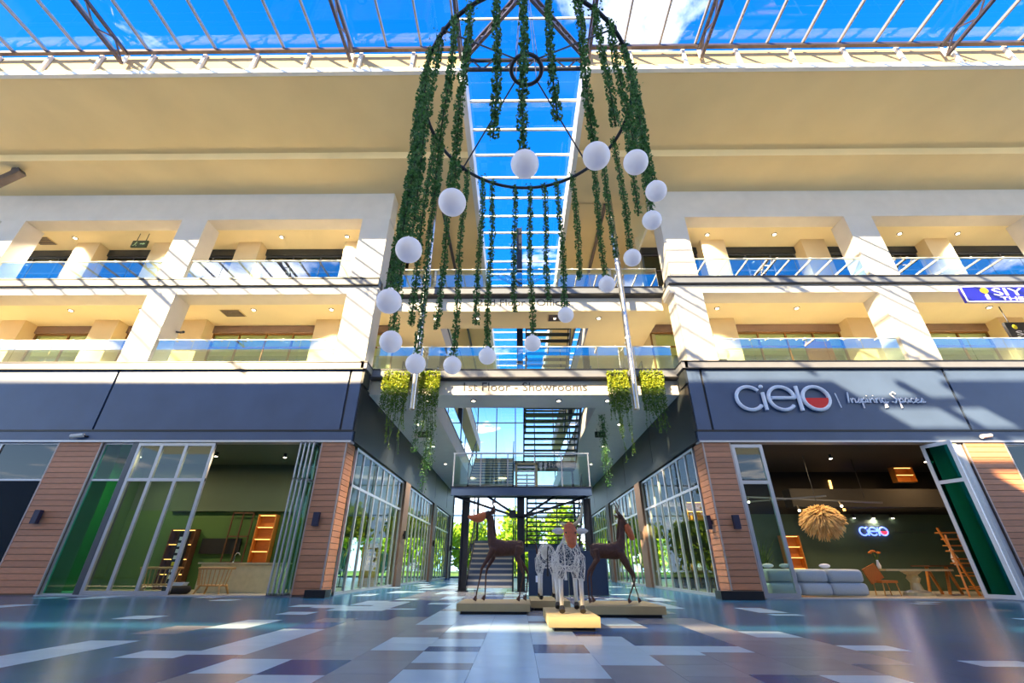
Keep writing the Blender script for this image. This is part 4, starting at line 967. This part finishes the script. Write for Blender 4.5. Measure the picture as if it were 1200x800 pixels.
# ================================================================== SCULPTURES
def plinth(x0, x1, y0, y1, label):
    t = thing('plinth', ((x0 + x1) / 2, (y0 + y1) / 2, 0), label, 'plinth')
    mk('slab', B(x0, x1, y0, y1, .055, .195), 'plinth', t); mk('base', B(x0 + .08, x1 - .08, y0 + .07, y1 - .07, 0, .055), 'black', t)
plinth(.48, 1.27, 7.92, 9.75, 'beige plinth under the white bull sculpture in front')
plinth(-1.28, .26, 10.6, 12.1, 'beige plinth under the brown antelope with orange muzzle')
plinth(1.34, 2.92, 10.05, 11.7, 'beige plinth under the brown antelope beside the passage glazing')
plinth(.30, 1.20, 11.55, 13.3, 'beige plinth under the white sculpture behind the bull')
def solidify(mb, voxel, dec=None, wire=None):
    """joins overlapping lofts into one continuous skin, optionally opened to a net of wires"""
    me = mb.mesh('skin'); o = bpy.data.objects.new('skin', me); COL.objects.link(o)
    m = o.modifiers.new('r', 'REMESH'); m.mode = 'VOXEL'; m.voxel_size = voxel
    if dec: d = o.modifiers.new('d', 'DECIMATE'); d.ratio = dec
    if wire: w = o.modifiers.new('w', 'WIREFRAME'); w.thickness = wire; w.use_even_offset = False
    dg = bpy.context.evaluated_depsgraph_get(); res = bpy.data.meshes.new_from_object(o.evaluated_get(dg))
    bpy.data.objects.remove(o); bpy.data.meshes.remove(me)
    out = MB(); out.v = [tuple(v.co) for v in res.vertices]; out.f = [tuple(p.vertices) for p in res.polygons]; out.mi = [0] * len(out.f)
    bpy.data.meshes.remove(res)
    return out
def xf(o, s, turn):
    c, q = math.cos(turn), math.sin(turn)
    return lambda p: (o[0] + (p[0] * c - p[1] * q) * s, o[1] + (p[0] * q + p[1] * c) * s, o[2] + p[2] * s)
def body_loft(mb, T, secs, n=14):
    """secs: (x, zc, half width, half height) along the animal's length"""
    mb.loft([[T((x, w * math.cos(2 * PI * j / n), zc + h * math.sin(2 * PI * j / n))) for j in range(n)] for x, zc, w, h in secs])
def tb(mb, T, pts, rs, n=8, s=1): mb.tube([T(p) for p in pts], [r * s for r in rs], n)

def bull(loc, turn, s, label, head=True):
    """x forward; standing height at the back 1.10"""
    T = xf(loc, s, turn); t = thing('bull_sculpture', loc, label, 'sculpture')
    b = MB()
    body_loft(b, T, [(-.60, .88, .07, .10), (-.55, .88, .15, .18), (-.35, .86, .18, .21), (0, .83, .195, .23), (.25, .83, .20, .27), (.42, .87, .19, .26), (.52, .89, .12, .19), (.56, .90, .05, .10)])
    tb(b, T, [(.40, 0, .95), (.55, 0, 1.08), (.66, 0, 1.16)] if head else [(.40, 0, .92), (.52, 0, .96), (.62, 0, .98)], [.15, .12, .10], 10, s)
    for sd in (-1, 1):
        tb(b, T, [(.36, sd * .15, .80), (.38, sd * .17, .58), (.39, sd * .17, .44)], [.12, .095, .06], 8, s)
        tb(b, T, [(-.45, sd * .14, .84), (-.38, sd * .17, .60), (-.48, sd * .17, .44)], [.13, .09, .05], 8, s)
    mk('body', solidify(b, .040, .085, .0115), 'white_wire', t)
    for sd in (-1, 1):
        for pts in ([(.39, sd * .17, .47), (.38, sd * .17, .28), (.39, sd * .17, .045)], [(-.48, sd * .17, .46), (-.45, sd * .17, .24), (-.44, sd * .17, .045)]):
            l = MB(); tb(l, T, pts, [.042, .036, .033], 10, s); lg = mk('leg', l, 'white_wire', t, smooth=True)
            h = MB(); tb(h, T, [(pts[-1][0], pts[-1][1], .07), (pts[-1][0] + .02, pts[-1][1], .03), (pts[-1][0] + .05, pts[-1][1], .0)], [.036, .05, .05], 8, s); mk('hoof', h, 'black', lg)
    tl = MB(); tb(tl, T, [(-.58, 0, .95), (-.68, 0, 1.0), (-.74, .02, .90), (-.76, .03, .62), (-.75, .03, .42)], [.02, .016, .013, .012, .03], 6, s); mk('tail', tl, 'black' if not head else 'white_wire', t)
    if head:
        h = MB()
        body_loft(h, T, [(.60, 1.26, .05, .06), (.62, 1.24, .09, .11), (.68, 1.18, .115, .13), (.75, 1.10, .105, .11), (.80, 1.03, .085, .09), (.83, .98, .075, .07), (.85, .96, .03, .03)], 16)
        hd = mk('head', solidify(h, .018), 'orange_clay', t, smooth=True)
        e = MB()
        for sd in (-1, 1): e.ball(T((.765, sd * .082, 1.16)), .016 * s, 8, 6)
        mk('eyes', e, 'black', hd)
        for sd in (-1, 1):
            ear = MB(); ear.loft([[T((.66 + .02 * math.cos(a * PI / 4) , sd * (.10 + u), 1.19 + .02 * u + w * math.sin(a * PI / 4))) for a in range(8)] for u, w in ((0, .02), (.06, .055), (.14, .05), (.21, .012))]); mk('ear', ear, 'white_wire', hd)
        hn = MB(); tb(hn, T, [(.62, .075, 1.28), (.62, .15, 1.34), (.63, .22, 1.46), (.64, .235, 1.58), (.64, .20, 1.70)], [.034, .032, .026, .017, .005], 8, s); mk('horn', hn, 'horn', hd, smooth=True)
        hn = MB(); tb(hn, T, [(.62, -.075, 1.28), (.62, -.12, 1.31), (.62, -.15, 1.32)], [.034, .030, .012], 8, s); mk('horn_stub', hn, 'horn', hd, smooth=True)
    else:
        h = MB()
        body_loft(h, T, [(.58, 1.04, .05, .06), (.66, .98, .11, .12), (.78, .86, .09, .09), (.84, .78, .03, .03)], 14); mk('head', solidify(h, .02), 'white_wire', t, smooth=True)
    return t
bull((.90, 8.80, .236), -PI / 2, 1.0, 'white wire bull sculpture with orange head and one long horn')
bull((.74, 12.4, .236), PI / 2, 1.08, 'white wire animal sculpture with dark tail, standing behind the bull', head=False)

def antelope(loc, turn, s, label, look):
    T = xf(loc, s, turn); t = thing('antelope_sculpture', loc, label, 'sculpture')
    b = MB()
    body_loft(b, T, [(-.40, .97, .05, .07), (-.36, .98, .11, .14), (-.20, .98, .135, .16), (0, .97, .14, .16), (.18, .98, .14, .18), (.30, 1.0, .11, .17), (.36, 1.02, .05, .09)])
    tb(b, T, [(.27, 0, 1.05), (.33, 0, 1.25), (.35, 0, 1.48), (.38, 0, 1.62)], [.12, .085, .07, .065], 10, s)
    for sd in (-1, 1):
        o = .05 * sd
        fl = [(.25, sd * .10, .97), (.33 + o, sd * .11, .76), (.45 + o, sd * .11, .58), (.47 + o, sd * .11, .45), (.51 + o * 1.6, sd * .11, .12), (.52 + o * 1.6, sd * .11, .03)] if look < 0 else \
             [(.25, sd * .09, .97), (.40, sd * .10, .66), (.50, sd * .10, .50), (.50, sd * .09, .40), (.46 + o * 2.4, sd * .10, .10), (.45 + o * 2.6, sd * .10, .03)]
        tb(b, T, fl, [.085, .05, .032, .022, .018, .02], 8, s)
        hl = [(-.30, sd * .09, 1.0), (-.25, sd * .10, .80), (-.40 + o, sd * .11, .56), (-.43 + o, sd * .11, .46), (-.37 + o * 1.4, sd * .11, .12), (-.36 + o * 1.4, sd * .11, .03)] if look < 0 else \
             [(-.30, sd * .09, 1.0), (-.27, sd * .10, .80), (-.42 + o, sd * .11, .58), (-.46 + o, sd * .11, .46), (-.46 + o, sd * .11, .12), (-.45 + o, sd * .11, .03)]
        tb(b, T, hl, [.10, .065, .035, .024, .018, .02], 8, s)
    # head: level muzzle or lowered face
    if look < 0: hs = [(.33, 1.66, .05, .06), (.40, 1.66, .075, .085), (.50, 1.63, .066, .07), (.60, 1.615, .05, .05), (.68, 1.61, .045, .038)]
    else: hs = [(.30, 1.70, .05, .05), (.36, 1.67, .075, .085), (.42, 1.58, .075, .10), (.48, 1.49, .06, .08)]
    body_loft(b, T, hs)
    body = mk('body', solidify(b, .022), 'rust', t, smooth=False)
    mz = MB()
    if look < 0: body_loft(mz, T, [(.44, 1.65, .07, .07), (.52, 1.605, .095, .105), (.64, 1.575, .095, .095), (.74, 1.58, .075, .065), (.82, 1.60, .055, .045), (.86, 1.605, .02, .02)], 12)
    else: tb(mz, T, [(.45, 0, 1.52), (.49, 0, 1.42), (.54, 0, 1.30), (.57, 0, 1.22), (.58, 0, 1.19)], [.07, .085, .075, .06, .02], 12, s)
    mk('muzzle', solidify(mz, .016), 'orange_clay', t, smooth=True)
    for sd in (-1, 1):
        hn = MB()
        tb(hn, T, [(.34, sd * .05, 1.70), (.28, sd * .10, 1.80), (.30, sd * .13, 1.90), (.24, sd * .12, 2.02)], [.022, .02, .015, .005], 6, s); mk('horn', hn, 'rust', t)
        ear = MB(); tb(ear, T, [(.33, sd * .06, 1.66), (.29, sd * .14, 1.70), (.24, sd * .20, 1.74)], [.012, .035, .008], 6, s); mk('ear', ear, 'rust', t)
        for fx in ((.60 if sd > 0 else .44) if look < 0 else .45 + sd * .13, (-.29 if sd > 0 else -.43) if look < 0 else -.45 + sd * .05):
            h = MB(); tb(h, T, [(fx, sd * .11, .075), (fx + .015, sd * .11, .03), (fx + .03, sd * .11, 0)], [.022, .036, .042], 8, s); mk('hoof', h, 'rust', t)
    tl = MB(); tb(tl, T, [(-.38, 0, 1.05), (-.46, 0, 1.16), (-.58, 0, 1.17), (-.66, 0, 1.05), (-.68, 0, .86)], [.018, .014, .012, .012, .022], 6, s); mk('tail', tl, 'rust', t)
    ms = MB(); tb(ms, T, [(.31, 0, 1.64), (.27, 0, 1.45), (.22, 0, 1.20)], [.02, .03, .02], 6, s); mk('mane', ms, 'rust', t)
antelope((-.28, 11.3, .222), PI, 1.08, 'brown wire antelope sculpture with level orange muzzle, facing the green shop', -1)
antelope((2.05, 10.95, .215), 0, 1.02, 'brown wire antelope sculpture with lowered face, facing the passage glazing', 1)

# ================================================================== GREEN SHOP INTERIOR
struct('wall_shop', B(-17.6, -9.9, 20.7, 20.95, 0, 3.1), 'green_wall', 'green rear wall of the shop')
struct('wall_shop', B(-17.6, -9.9, 20.72, 20.95, 3.1, 5.12), 'green_wall_dark', 'dark upper part of the rear wall of the green shop')
struct('wall_shop', B(-W, -17.75, 20.7, 20.95, 0, 5.12), 'navy', 'dark navy wall inside the corner window of the shop')
struct('wall_shop', B(24.05, W, 20.7, 20.95, 0, 5.08), 'navy', 'dark navy wall inside the window beyond the cielo shop')
struct('wall_shop', B(-10.1, -9.9, 20.95, 27, 0, 5.15), 'green_wall', 'green return wall deep in the shop')
struct('wall_shop', B(-17.7, -17.5, D + .9, 20.95, 0, 5.15), 'green_wall', 'green side wall of the shop beside the wooden pillar')
struct('floor', B(-17.5, -6.6, D + .5, END, -.01, .012), 'floor_shop', 'pale stone floor inside the green shop')
struct('floor', B(7.1, W, D + .5, END, -.01, .012), 'floor_shop', 'pale stone floor inside the cielo shop')
mk('ledge', B(-15.5, -9.95, 20.5, 20.69, 3.05, 3.2), 'green_wall_dark', None, 'dark picture ledge running along the green rear wall', 'ledge')
def chair(x, y, turn, label):
    t = thing('spindle_chair', (x, y, 0.012), label, 'chair', 'pale spindle-back chairs')
    c, s = math.cos(turn), math.sin(turn)
    K = 1.22
    def P(a, b, z): return (x + (a * c - b * s) * K, y + (a * s + b * c) * K, z + .012)
    # seat: rounded slab; back faces -b
    prof = [(.30 * math.cos(q * PI / 10) * 1.05, .28 * math.sin(q * PI / 10)) for q in range(20)]
    mk('seat', MB().loft([[P(a * 1.2, b, .25) for a, b in prof], [P(a * 1.25, b * 1.03, .28) for a, b in prof], [P(a * 1.18, b * .96, .30) for a, b in prof]]), 'pine', t)
    for a, b in ((-.25, -.22), (.25, -.22), (-.24, .22), (.24, .22)): mk('leg', MB().tube([P(a * 1.1, b * .8, .27), P(a * 1.45, b * 1.1, 0)], [.038, .032], 8), 'pine', t)
    arcp = [(math.cos(math.radians(d)) * .50, math.sin(math.radians(d)) * .33) for d in range(180, 361, 15)]
    mk('top_rail', MB().tube([P(a, b, .80) for a, b in arcp], .040, 8), 'pine', t)
    for d in range(188, 356, 14):
        a, b = math.cos(math.radians(d)), math.sin(math.radians(d))
        mk('spindle', MB().tube([P(a * .42, b * .28, .28), P(a * .50, b * .33, .80)], .018, 6), 'pine', t)
chair(-10.52, 17.10, 0, 'pale spindle-back chair in the open doorway before the shop counter')
chair(-12.75, 17.45, .5, 'pale spindle-back chair behind the sliding glass doors')
ct = thing('counter', (-10.2, 18.2, .012), 'olive stone shop counter behind the spindle chair', 'counter')
mk('body', B(-11.7, -8.75, 17.95, 18.65, .012, .95), 'counter', ct); mk('worktop', B(-11.8, -8.68, 17.88, 18.72, .95, 1.0), 'counter', ct)
tp = thing('tap', (-10.75, 18.3, 1.0), 'small curved tap on the shop counter', 'tap')
mk('spout', MB().tube([(-10.75, 18.3, 1.0), (-10.75, 18.3, 1.25), (-10.70, 18.3, 1.33), (-10.60, 18.3, 1.33), (-10.56, 18.3, 1.25)], .016, 8), 'chrome', tp); mk('base', MB().lathe([(.035, 0), (.03, .04)], (-10.75, 18.3, 1.0), 10), 'chrome', tp)
mk('screen', B(-13.7, -12.0, 20.58, 20.68, 1.35, 1.95), 'black', None, 'black wall screen on the green rear wall', 'screen')
pf = thing('pouf', (-11.75, 17.15, .012), 'dark round pouf with white folders behind the doors', 'pouf')
mk('cushion', MB().lathe([(.30, 0), (.38, .06), (.40, .14), (.37, .22), (.30, .26)], (-11.75, 17.15, .012), 18), 'shop_dark', pf, smooth=True)
for i in range(3): mk('folder', B(-11.95 + i * .02, -11.55 + i * .02, 17.0, 17.28, .275 + i * .035, .305 + i * .035), 'sign_white', None, ('lowest', 'middle', 'topmost')[i] + ' white folder stacked on the dark pouf', 'folder', 'white folders on the pouf')
dp = thing('display_stand', (-13.1, 18.6, .012), 'tall dark display stand with small white cards', 'display')
mk('panel', B(-13.35, -12.95, 18.6, 18.7, .012, 2.1), 'black', dp)
for i in range(7): mk('card', B(-13.29, -13.02, 18.575, 18.6, .45 + i * .22, .58 + i * .22), 'sign_white' if i != 2 else 'yellow', dp)
def glow_shelf(x0, x1, y, z0, z1, n, label, m='orange_wood', lit=True):
    t = thing('shelf_unit', ((x0 + x1) / 2, y, z0), label, 'shelf')
    mk('back', B(x0, x1, y + .28, y + .32, z0, z1), m, t)
    for x in (x0, x1 - .04): mk('side', B(x, x + .04, y, y + .30, z0, z1), m, t)
    for i in range(n + 1):
        z = z0 + (z1 - z0 - .04) * i / n; mk('shelf', B(x0 + .04, x1 - .04, y, y + .28, z, z + .04), m, t)
        if lit and i: mk('light_strip', B(x0 + .08, x1 - .08, y + .03, y + .06, z - .02, z - .001), 'lamp_warm', t)
glow_shelf(-15.0, -13.9, 20.3, .012, 2.3, 4, 'warm lit wooden shelf unit behind the sliding doors', 'dark_wood')
glow_shelf(-11.35, -10.55, 20.3, .012, 2.9, 6, 'orange glowing shelf unit above the shop counter')
fr = thing('metal_frame', (-12.0, 20.5, .012), 'brown metal frame partition by the glowing shelf', 'partition')
for x in (-12.6, -12.15, -11.7): mk('upright', B(x, x + .05, 20.45, 20.5, .012, 3.0), 'dark_wood', fr)
for z in (1.0, 2.0, 2.95): mk('crossbar', B(-12.6, -11.65, 20.45, 20.5, z, z + .05), 'dark_wood', fr)
def shop_lamp(x, y, z, label, e, c=(1, .72, .38), sz=.5):
    t = thing('spotlight', (x, y, z), label, 'spotlight')
    mk('can', MB().lathe([(.06, -.16), (.07, 0)], (x, y, z), 10), 'black', t); mk('lens', MB().lathe([(.055, -.175), (.055, -.16)], (x, y, z), 10), 'led_white', t)
    if e:
        l = bpy.data.lights.new('spotlight', 'AREA'); l.shape = 'DISK'; l.size = sz; l.energy = e; l.color = c; l.spread = PI
        o = bpy.data.objects.new('spotlight_lamp', l); COL.objects.link(o); o.parent = t; o.location = (0, 0, -.20)
shop_lamp(-15.9, 18.3, 5.11, 'added ceiling spotlight brightening the green side wall by the sliding doors', 85)  # lamp added to light the dark wall behind the green glass
shop_lamp(-12.6, 18.2, 5.11, 'ceiling spotlight of the green shop above the doorway', 28)
shop_lamp(-9.8, 18.4, 5.11, 'ceiling spotlight of the green shop above the counter', 45)
# things seen through the passage glazing
bx = thing('vitrine', (-7.3, 24.3, .012), 'wooden cabinet with round holes behind the passage glazing', 'cabinet')
mk('body', B(-7.75, -6.95, 24.0, 24.6, .012, 1.9), 'pine', bx)
for i in range(3):
    for j in range(4): mk('hole', MB().lathe([(.05, 0), (.05, .01)], (0, 0, 0), 10).mesh and MB().box(-7.6 + i * .22, -7.48 + i * .22, 23.985, 24.0, .95 + j * .2, 1.07 + j * .2), 'dark_wood', bx)

# ================================================================== CIELO SHOP INTERIOR
struct('wall_shop', B(10.2, 24, 22.2, 22.4, 0, 3.15), 'green_wall_dark', 'dark green-grey rear wall with the neon sign')
struct('wall_shop', B(10.2, 24, 22.2, 22.4, 3.15, 5.1), 'shop_dark', 'black upper rear wall of the cielo shop')
struct('wall_shop', B(23.8, 24.0, D + .9, 22.2, 0, 5.1), 'green_wall', 'green side wall of the cielo shop')
struct('wall_shop', B(7.6, 10.4, 24.0, 24.2, 0, 5.1), 'shop_dark', 'dark inner wall behind the sofa')
struct('beam', B(12.0, 23.8, 20.2, 20.8, 3.25, 4.0), 'shop_dark', 'black bulkhead beam under the cielo shop ceiling')
ns = thing('neon_sign', (16.6, 22.1, 2.2), 'blue and red neon cielo sign on the dark green wall', 'sign')
cielo(ns, 15.85, 2.22, .36, 22.14, .030, 'neon_blue', 'neon_red')
script(ns, 'Inspiring Spaces', 17.45, 19.0, 2.35, .06, 22.17, .006, 'letter_grey')
sf = thing('sofa', (10.4, 17.6, .012), 'grey padded sofa back of two stacked cushions rows beside the glass door leaf', 'sofa')
def cushion(x0, x1, y0, y1, z0, z1, r, name):
    secs = []
    n = 16
    for k in range(n):
        a = 2 * PI * k / n
        secs.append((abs(math.cos(a)) ** .45 * math.copysign(1, math.cos(a)), abs(math.sin(a)) ** .45 * math.copysign(1, math.sin(a))))
    cyy, czz = (y0 + y1) / 2, (z0 + z1) / 2; hy, hz = (y1 - y0) / 2, (z1 - z0) / 2
    rings = []
    for x, k in ((x0, .80), (x0 + r * .4, .95), (x0 + r, 1.0), (x1 - r, 1.0), (x1 - r * .4, .95), (x1, .80)):
        rings.append([(x, cyy + b * hy * k, czz + c * hz * k) for b, c in secs])
    mk(name, MB().loft(rings), 'sofa', sf, smooth=True)
for a, b in ((8.55, 9.6), (9.62, 10.64), (10.66, 11.85)):
    cushion(a, b, 16.95, 17.75, .05, .45, .12, 'seat_block'); cushion(a, b - .02, 17.0, 17.7, .44, .86, .14, 'back_block')
for i, x in enumerate((8.9, 9.5, 10.9)):
    th = thing('throw_cushion', (x, 17.5, .9), ('white', 'pale grey', 'white ruffled')[i] + ' throw cushion peeping over the sofa back', 'cushion')
    mk('cover', MB().ball((x, 17.5, .955), .17, 12, 8, sx=1.2, sy=.4, sz=.45), 'sign_white' if i != 1 else 'sofa', th, smooth=True)
def pampas():
    c = (12.0, 18.6, 2.68); t = thing('pampas_lamp', c, 'hanging ball of golden pampas plumes above the sofa', 'pendant lamp')
    mk('cord', MB().tube([(c[0], c[1], 3.2), (c[0], c[1], 5.1)], .012, 6), 'black', t)
    mk('core', MB().ball(c, .28, 12, 8, sz=.8), 'pampas', t)
    mb = MB()
    for i in range(1300):
        d = rng.normal(size=3); d /= np.linalg.norm(d); d[2] = d[2] * .85 - .05
        L_ = rng.uniform(.62, .84); q = np.array(c) + d * .2
        e = np.array(c) + d * L_ + np.array([0, 0, -.22 * L_]); m = (q + e) / 2 + np.array([0, 0, .07])
        mb.tube([q, m, e], [.012, .036, .006], 4)
    mk('plumes', mb, 'pampas', t, kind='stuff')
pampas()
tb_ = thing('dining_table', (14.6, 18.5, .012), 'olive stone table on a carved pedestal in the cielo shop', 'table')
mk('tabletop', B(13.45, 15.9, 18.1, 19.0, .80, .87), 'counter', tb_); mk('pedestal', MB().lathe([(.48, 0), (.46, .10), (.20, .18), (.14, .40), (.22, .55), (.16, .66), (.34, .79)], (14.65, 18.5, .012), 16), 'counter', tb_)
t2 = thing('trestle_table', (16.2, 18.9, .012), 'honey wood trestle table beside the ladder shelves', 'table')
mk('tabletop', B(15.75, 17.9, 18.9, 19.8, .95, 1.0), 'dark_wood', t2)
for x in (15.95, 16.7):
    for d in (-.32, .32): mk('leg', MB().bar((x, 19.3, .95), (x + d, 19.3 + d * .3, .015), .09, .05), 'orange_wood', t2)
oc = thing('dining_chair', (13.25, 18.2, .012), 'orange upholstered dining chair at the stone table', 'chair')
mk('seat', MB().box(13.05, 13.62, 17.95, 18.5, .42, .50), 'orange_fabric', oc); mk('backrest', MB().bar((13.12, 18.22, .48), (12.92, 18.22, .95), .54, .06, up=(0, 1, 0)), 'orange_fabric', oc)
for a, b in ((13.1, 18.0), (13.58, 18.0), (13.1, 18.45), (13.58, 18.45)): mk('leg', MB().tube([(a, b, .43), (a + (.04 if a > 13.3 else -.04), b, .012)], .02, 6), 'pine', oc)
vs_ = thing('flower_vase', (13.62, 18.6, .87), 'white vase with orange flowers on the stone table', 'vase')
mk('vase', MB().lathe([(.05, 0), (.07, .10), (.035, .26), (.04, .30)], (13.62, 18.6, .87), 12), 'sign_white', vs_, smooth=True)
for i in range(5):
    a = i * 1.3; q = (13.62 + .16 * math.cos(a), 18.6 + .1 * math.sin(a), 1.42 + .05 * (i % 2)); st = mk('stem', MB().tube([(13.62, 18.6, 1.15), q], .008, 5), 'vine', vs_); mk('flower', MB().ball(q, .07, 8, 6, sz=.6), 'orange_fabric', st)
def ladder(x0, y0, x1, y1, h, n, w, label):
    t = thing('ladder_shelf', (x0, y0, .012), label, 'shelf')
    for dx in (0, w): mk('rail', MB().bar((x0 + dx, y0, .012), (x1 + dx * .8, y1, h), .06, .05), 'orange_wood', t)
    for i in range(n):
        k = (i + .6) / n; xa = x0 + (x1 - x0) * k; ya = y0 + (y1 - y0) * k; mk('rung', B(xa, xa + w * (1 - .2 * k), ya - .02, ya + .25, h * k, h * k + .04), 'orange_wood', t)
ladder(16.75, 18.4, 16.5, 18.75, 2.3, 5, .95, 'honey wood ladder shelf leaning by the turned glass door')
ladder(15.6, 17.55, 15.9, 17.85, 2.0, 5, .6, 'honey wood ladder leaning in front of the ladder shelf')
fg = thing('figurine', (17.1, 19.2, 1.0), 'pale slender figurine on the trestle table', 'ornament')
mk('body', MB().lathe([(.09, 0), (.12, .25), (.05, .45), (.08, .52), (.03, .62)], (17.1, 19.2, 1.0), 10), 'sign_white', fg, smooth=True)
glow_shelf(11.9, 12.7, 21.6, .012, 2.2, 5, 'honey wood shelf unit under the pampas lamp')
pt = thing('picture', (9.2, 20.5, 1.9), 'tall cream picture with dark marks hanging behind the glass door leaf', 'picture')
mk('board', B(9.55, 9.95, 20.5, 20.53, 1.75, 2.75), 'pampas', pt); mk('cord', B(9.74, 9.76, 20.51, 20.52, 2.75, 5.1), 'black', pt)
for i in range(3): mk('mark', B(9.67, 9.83, 20.485, 20.5, 1.9 + i * .28, 2.1 + i * .28), 'black', pt)
pl = thing('tall_grass_plant', (9.6, 19.5, .012), 'tall dark green grassy plant behind the sofa', 'plant')
mk('pot', MB().lathe([(.22, 0), (.28, .4)], (9.6, 19.5, .012), 14), 'black', pl)
gb = MB()
for i in range(160):
    a = rng.uniform(0, 2 * PI); q = rng.uniform(.1, .75); h = rng.uniform(.9, 1.7)
    gb.tube([(9.6, 19.5, .4), (9.6 + q * .5 * math.cos(a), 19.5 + q * .5 * math.sin(a), .4 + h * .6), (9.6 + q * math.cos(a), 19.5 + q * math.sin(a), .3 + h)], [.012, .014, .002], 3)
mk('blades', gb, 'vine', pl, kind='stuff')
tr = thing('track_light', (11.5, 19.2, 3.4), 'grey track rail with spotlights under the black shop ceiling', 'track light')
for a, b in (((8.4, 19.2, 3.55), (15.4, 19.6, 3.35)), ((8.4, 20.4, 3.35), (12.6, 18.8, 3.50))): mk('track', MB().bar(a, b, .06, .06), 'alu_dark', tr)
for x, y, z in ((10.6, 19.3, 3.38), (13.5, 19.5, 3.28), (11.7, 19.5, 3.1), (9.6, 19.3, 3.4)):
    h = mk('lamp_head', MB().tube([(x, y, z + .1), (x - .02, y - .12, z - .08)], .05, 8), 'black', tr); mk('bulb', MB().ball((x - .025, y - .15, z - .1), .045, 8, 6), 'led_white', h)
for k in (0, 5.0): mk('rod', MB().bar((9.5 + k, 19.3, 3.5), (9.5 + k, 19.3, 5.1), .02), 'black', tr)
shop_lamp(13.0, 18.4, 5.08, 'ceiling spotlight of the cielo shop above the stone table', 75, (1, .66, .30))
shop_lamp(17.4, 19.0, 5.08, 'ceiling spotlight of the cielo shop above the ladder shelf', 75, (1, .60, .25))
shop_lamp(10.2, 18.4, 5.08, 'ceiling spotlight of the cielo shop above the sofa', 50, (1, .75, .45))
for i in range(5): shop_lamp(14.0 + i * .9, 22.12, 3.14, ('first', 'second', 'third', 'fourth', 'fifth')[i] + ' small spotlight washing the neon wall, counted from the sofa', 8 if i in (1, 3) else 0, (1, .8, .6), .1)
for i, (x, z0, z1) in enumerate(((15.2, 4.0, 4.7), (15.5, 3.3, 3.95))):
    mk('light_bar', MB().bar((x, 22.165, z0), (x + .05, 22.165, z1), .09, .06), 'lamp_warm', None, ('upper', 'lower')[i] + ' upright warm light bar on the black upper wall', 'lamp')
glow_shelf(17.5, 18.4, 20.9, 4.42, 5.09, 2, 'warm lit display niche high above the ladder shelf')
glow_shelf(8.6, 10.2, 23.66, 3.0, 3.9, 2, 'added glowing shelf imitating orange reflections in the glass door leaf')  # added glow standing in for orange reflections on the door glass
# stools and goods behind the far passage glazing on the cielo side
for i, (x, y) in enumerate(((8.1, 19.6), (8.0, 21.6), (8.3, 23.4))):
    t = thing('display_table', (x, y, .012), ('first', 'second', 'third')[i] + ' dark display table behind the passage glazing of the cielo shop', 'table')
    mk('tabletop', B(x - .5, x + .5, y - .4, y + .4, .72, .78), 'dark_wood', t)
    for a in (-.42, .42):
        for b in (-.32, .32): mk('leg', B(x + a - .03, x + a + .03, y + b - .03, y + b + .03, .012, .72), 'dark_wood', t)
    for j in range(3):
        v = thing('jar', (x - .3 + j * .3, y, .78), ('amber', 'cream', 'green')[j] + ' jar on the ' + ('first', 'second', 'third')[i] + ' display table', 'jar'); mk('body', MB().lathe([(.08, 0), (.11, .12), (.06, .24), (.07, .28)], (x - .3 + j * .3, y, .78), 10), ('orange_wood', 'sign_white', 'vine')[j], v)

for a, b, nm in ((-W, XL - .1, 'green shop'), (XR + .1, W, 'cielo shop')):
    struct('wall_rear', B(a, b, END - .6, END - .3, 3.3, 5.2), 'fascia_dark', 'dark bulkhead over the rear glazing behind the ' + nm)
def rack(x, y, label):
    t = thing('clothes_rack', (x, y, .012), label, 'clothes rack', 'clothes racks behind the passage glazing')
    for d in (-.7, .7): mk('upright', MB().bar((x, y + d, .012), (x, y + d, 1.7), .04), 'black', t); mk('foot', B(x - .3, x + .3, y + d - .03, y + d + .03, .012, .05), 'black', t)
    mk('rail', MB().bar((x, y - .7, 1.68), (x, y + .7, 1.68), .035), 'black', t)
    for i in range(8):
        yy = y - .6 + i * .17; w = .20 + .05 * (i % 3); b = .55 + .12 * ((i * 7) % 4)
        mk('garment', MB().loft([[(x - w * k, yy - .05, z), (x + w * k, yy - .05, z), (x + w * k, yy + .05, z), (x - w * k, yy + .05, z)] for z, k in ((b, .95), (1.2, .85), (1.5, 1.05), (1.6, .5), (1.66, .12))]), 'garment', t)
rack(-8.2, 20.0, 'black clothes rack with teal garments, first behind the green-side passage glazing'); rack(-8.4, 22.6, 'black clothes rack with teal garments, second behind the green-side passage glazing'); rack(-8.0, 28.5, 'black clothes rack with teal garments beyond the first passage pillar')
# ================================================================== OUTSIDE
struct('lawn', B(-70, 70, END + 1.5, 120, -.2, .02), 'grass', 'green lawn outside behind the building')
def tree(x, y, h, r, label, n=4200):
    t = thing('tree', (x, y, 0), label, 'tree', 'trees behind the building')
    mk('trunk', MB().tube([(x, y, 0), (x + .1, y, h * .35), (x - .05, y, h * .75)], [.22, .16, .06], 8), 'bark', t)
    P = []
    for i in range(14):
        a = rng.uniform(0, 2 * PI); q = r * rng.uniform(.2, .75); c = np.array([x + q * math.cos(a), y + q * math.sin(a), h * rng.uniform(.16, .85)])
        P.append(c + rng.normal(0, r * .24, (n // 14, 3)))
    mk('crown', MB().leaves(np.concatenate(P), .85, aspect=.75), 'tree', t, kind='stuff')
k = 0
for i in range(17):
    x = -64 + i * 8.0 + rng.uniform(-.5, .5); y = 78 + (i % 2) * 7 + rng.uniform(-1, 1); h = rng.uniform(8.5, 11.5)
    tree(x, y, h, 3.7, 'bright green tree outside the rear glazing, number %s from the green shop' % ('one two three four five six seven eight nine ten eleven twelve thirteen fourteen fifteen sixteen seventeen'.split()[i]))
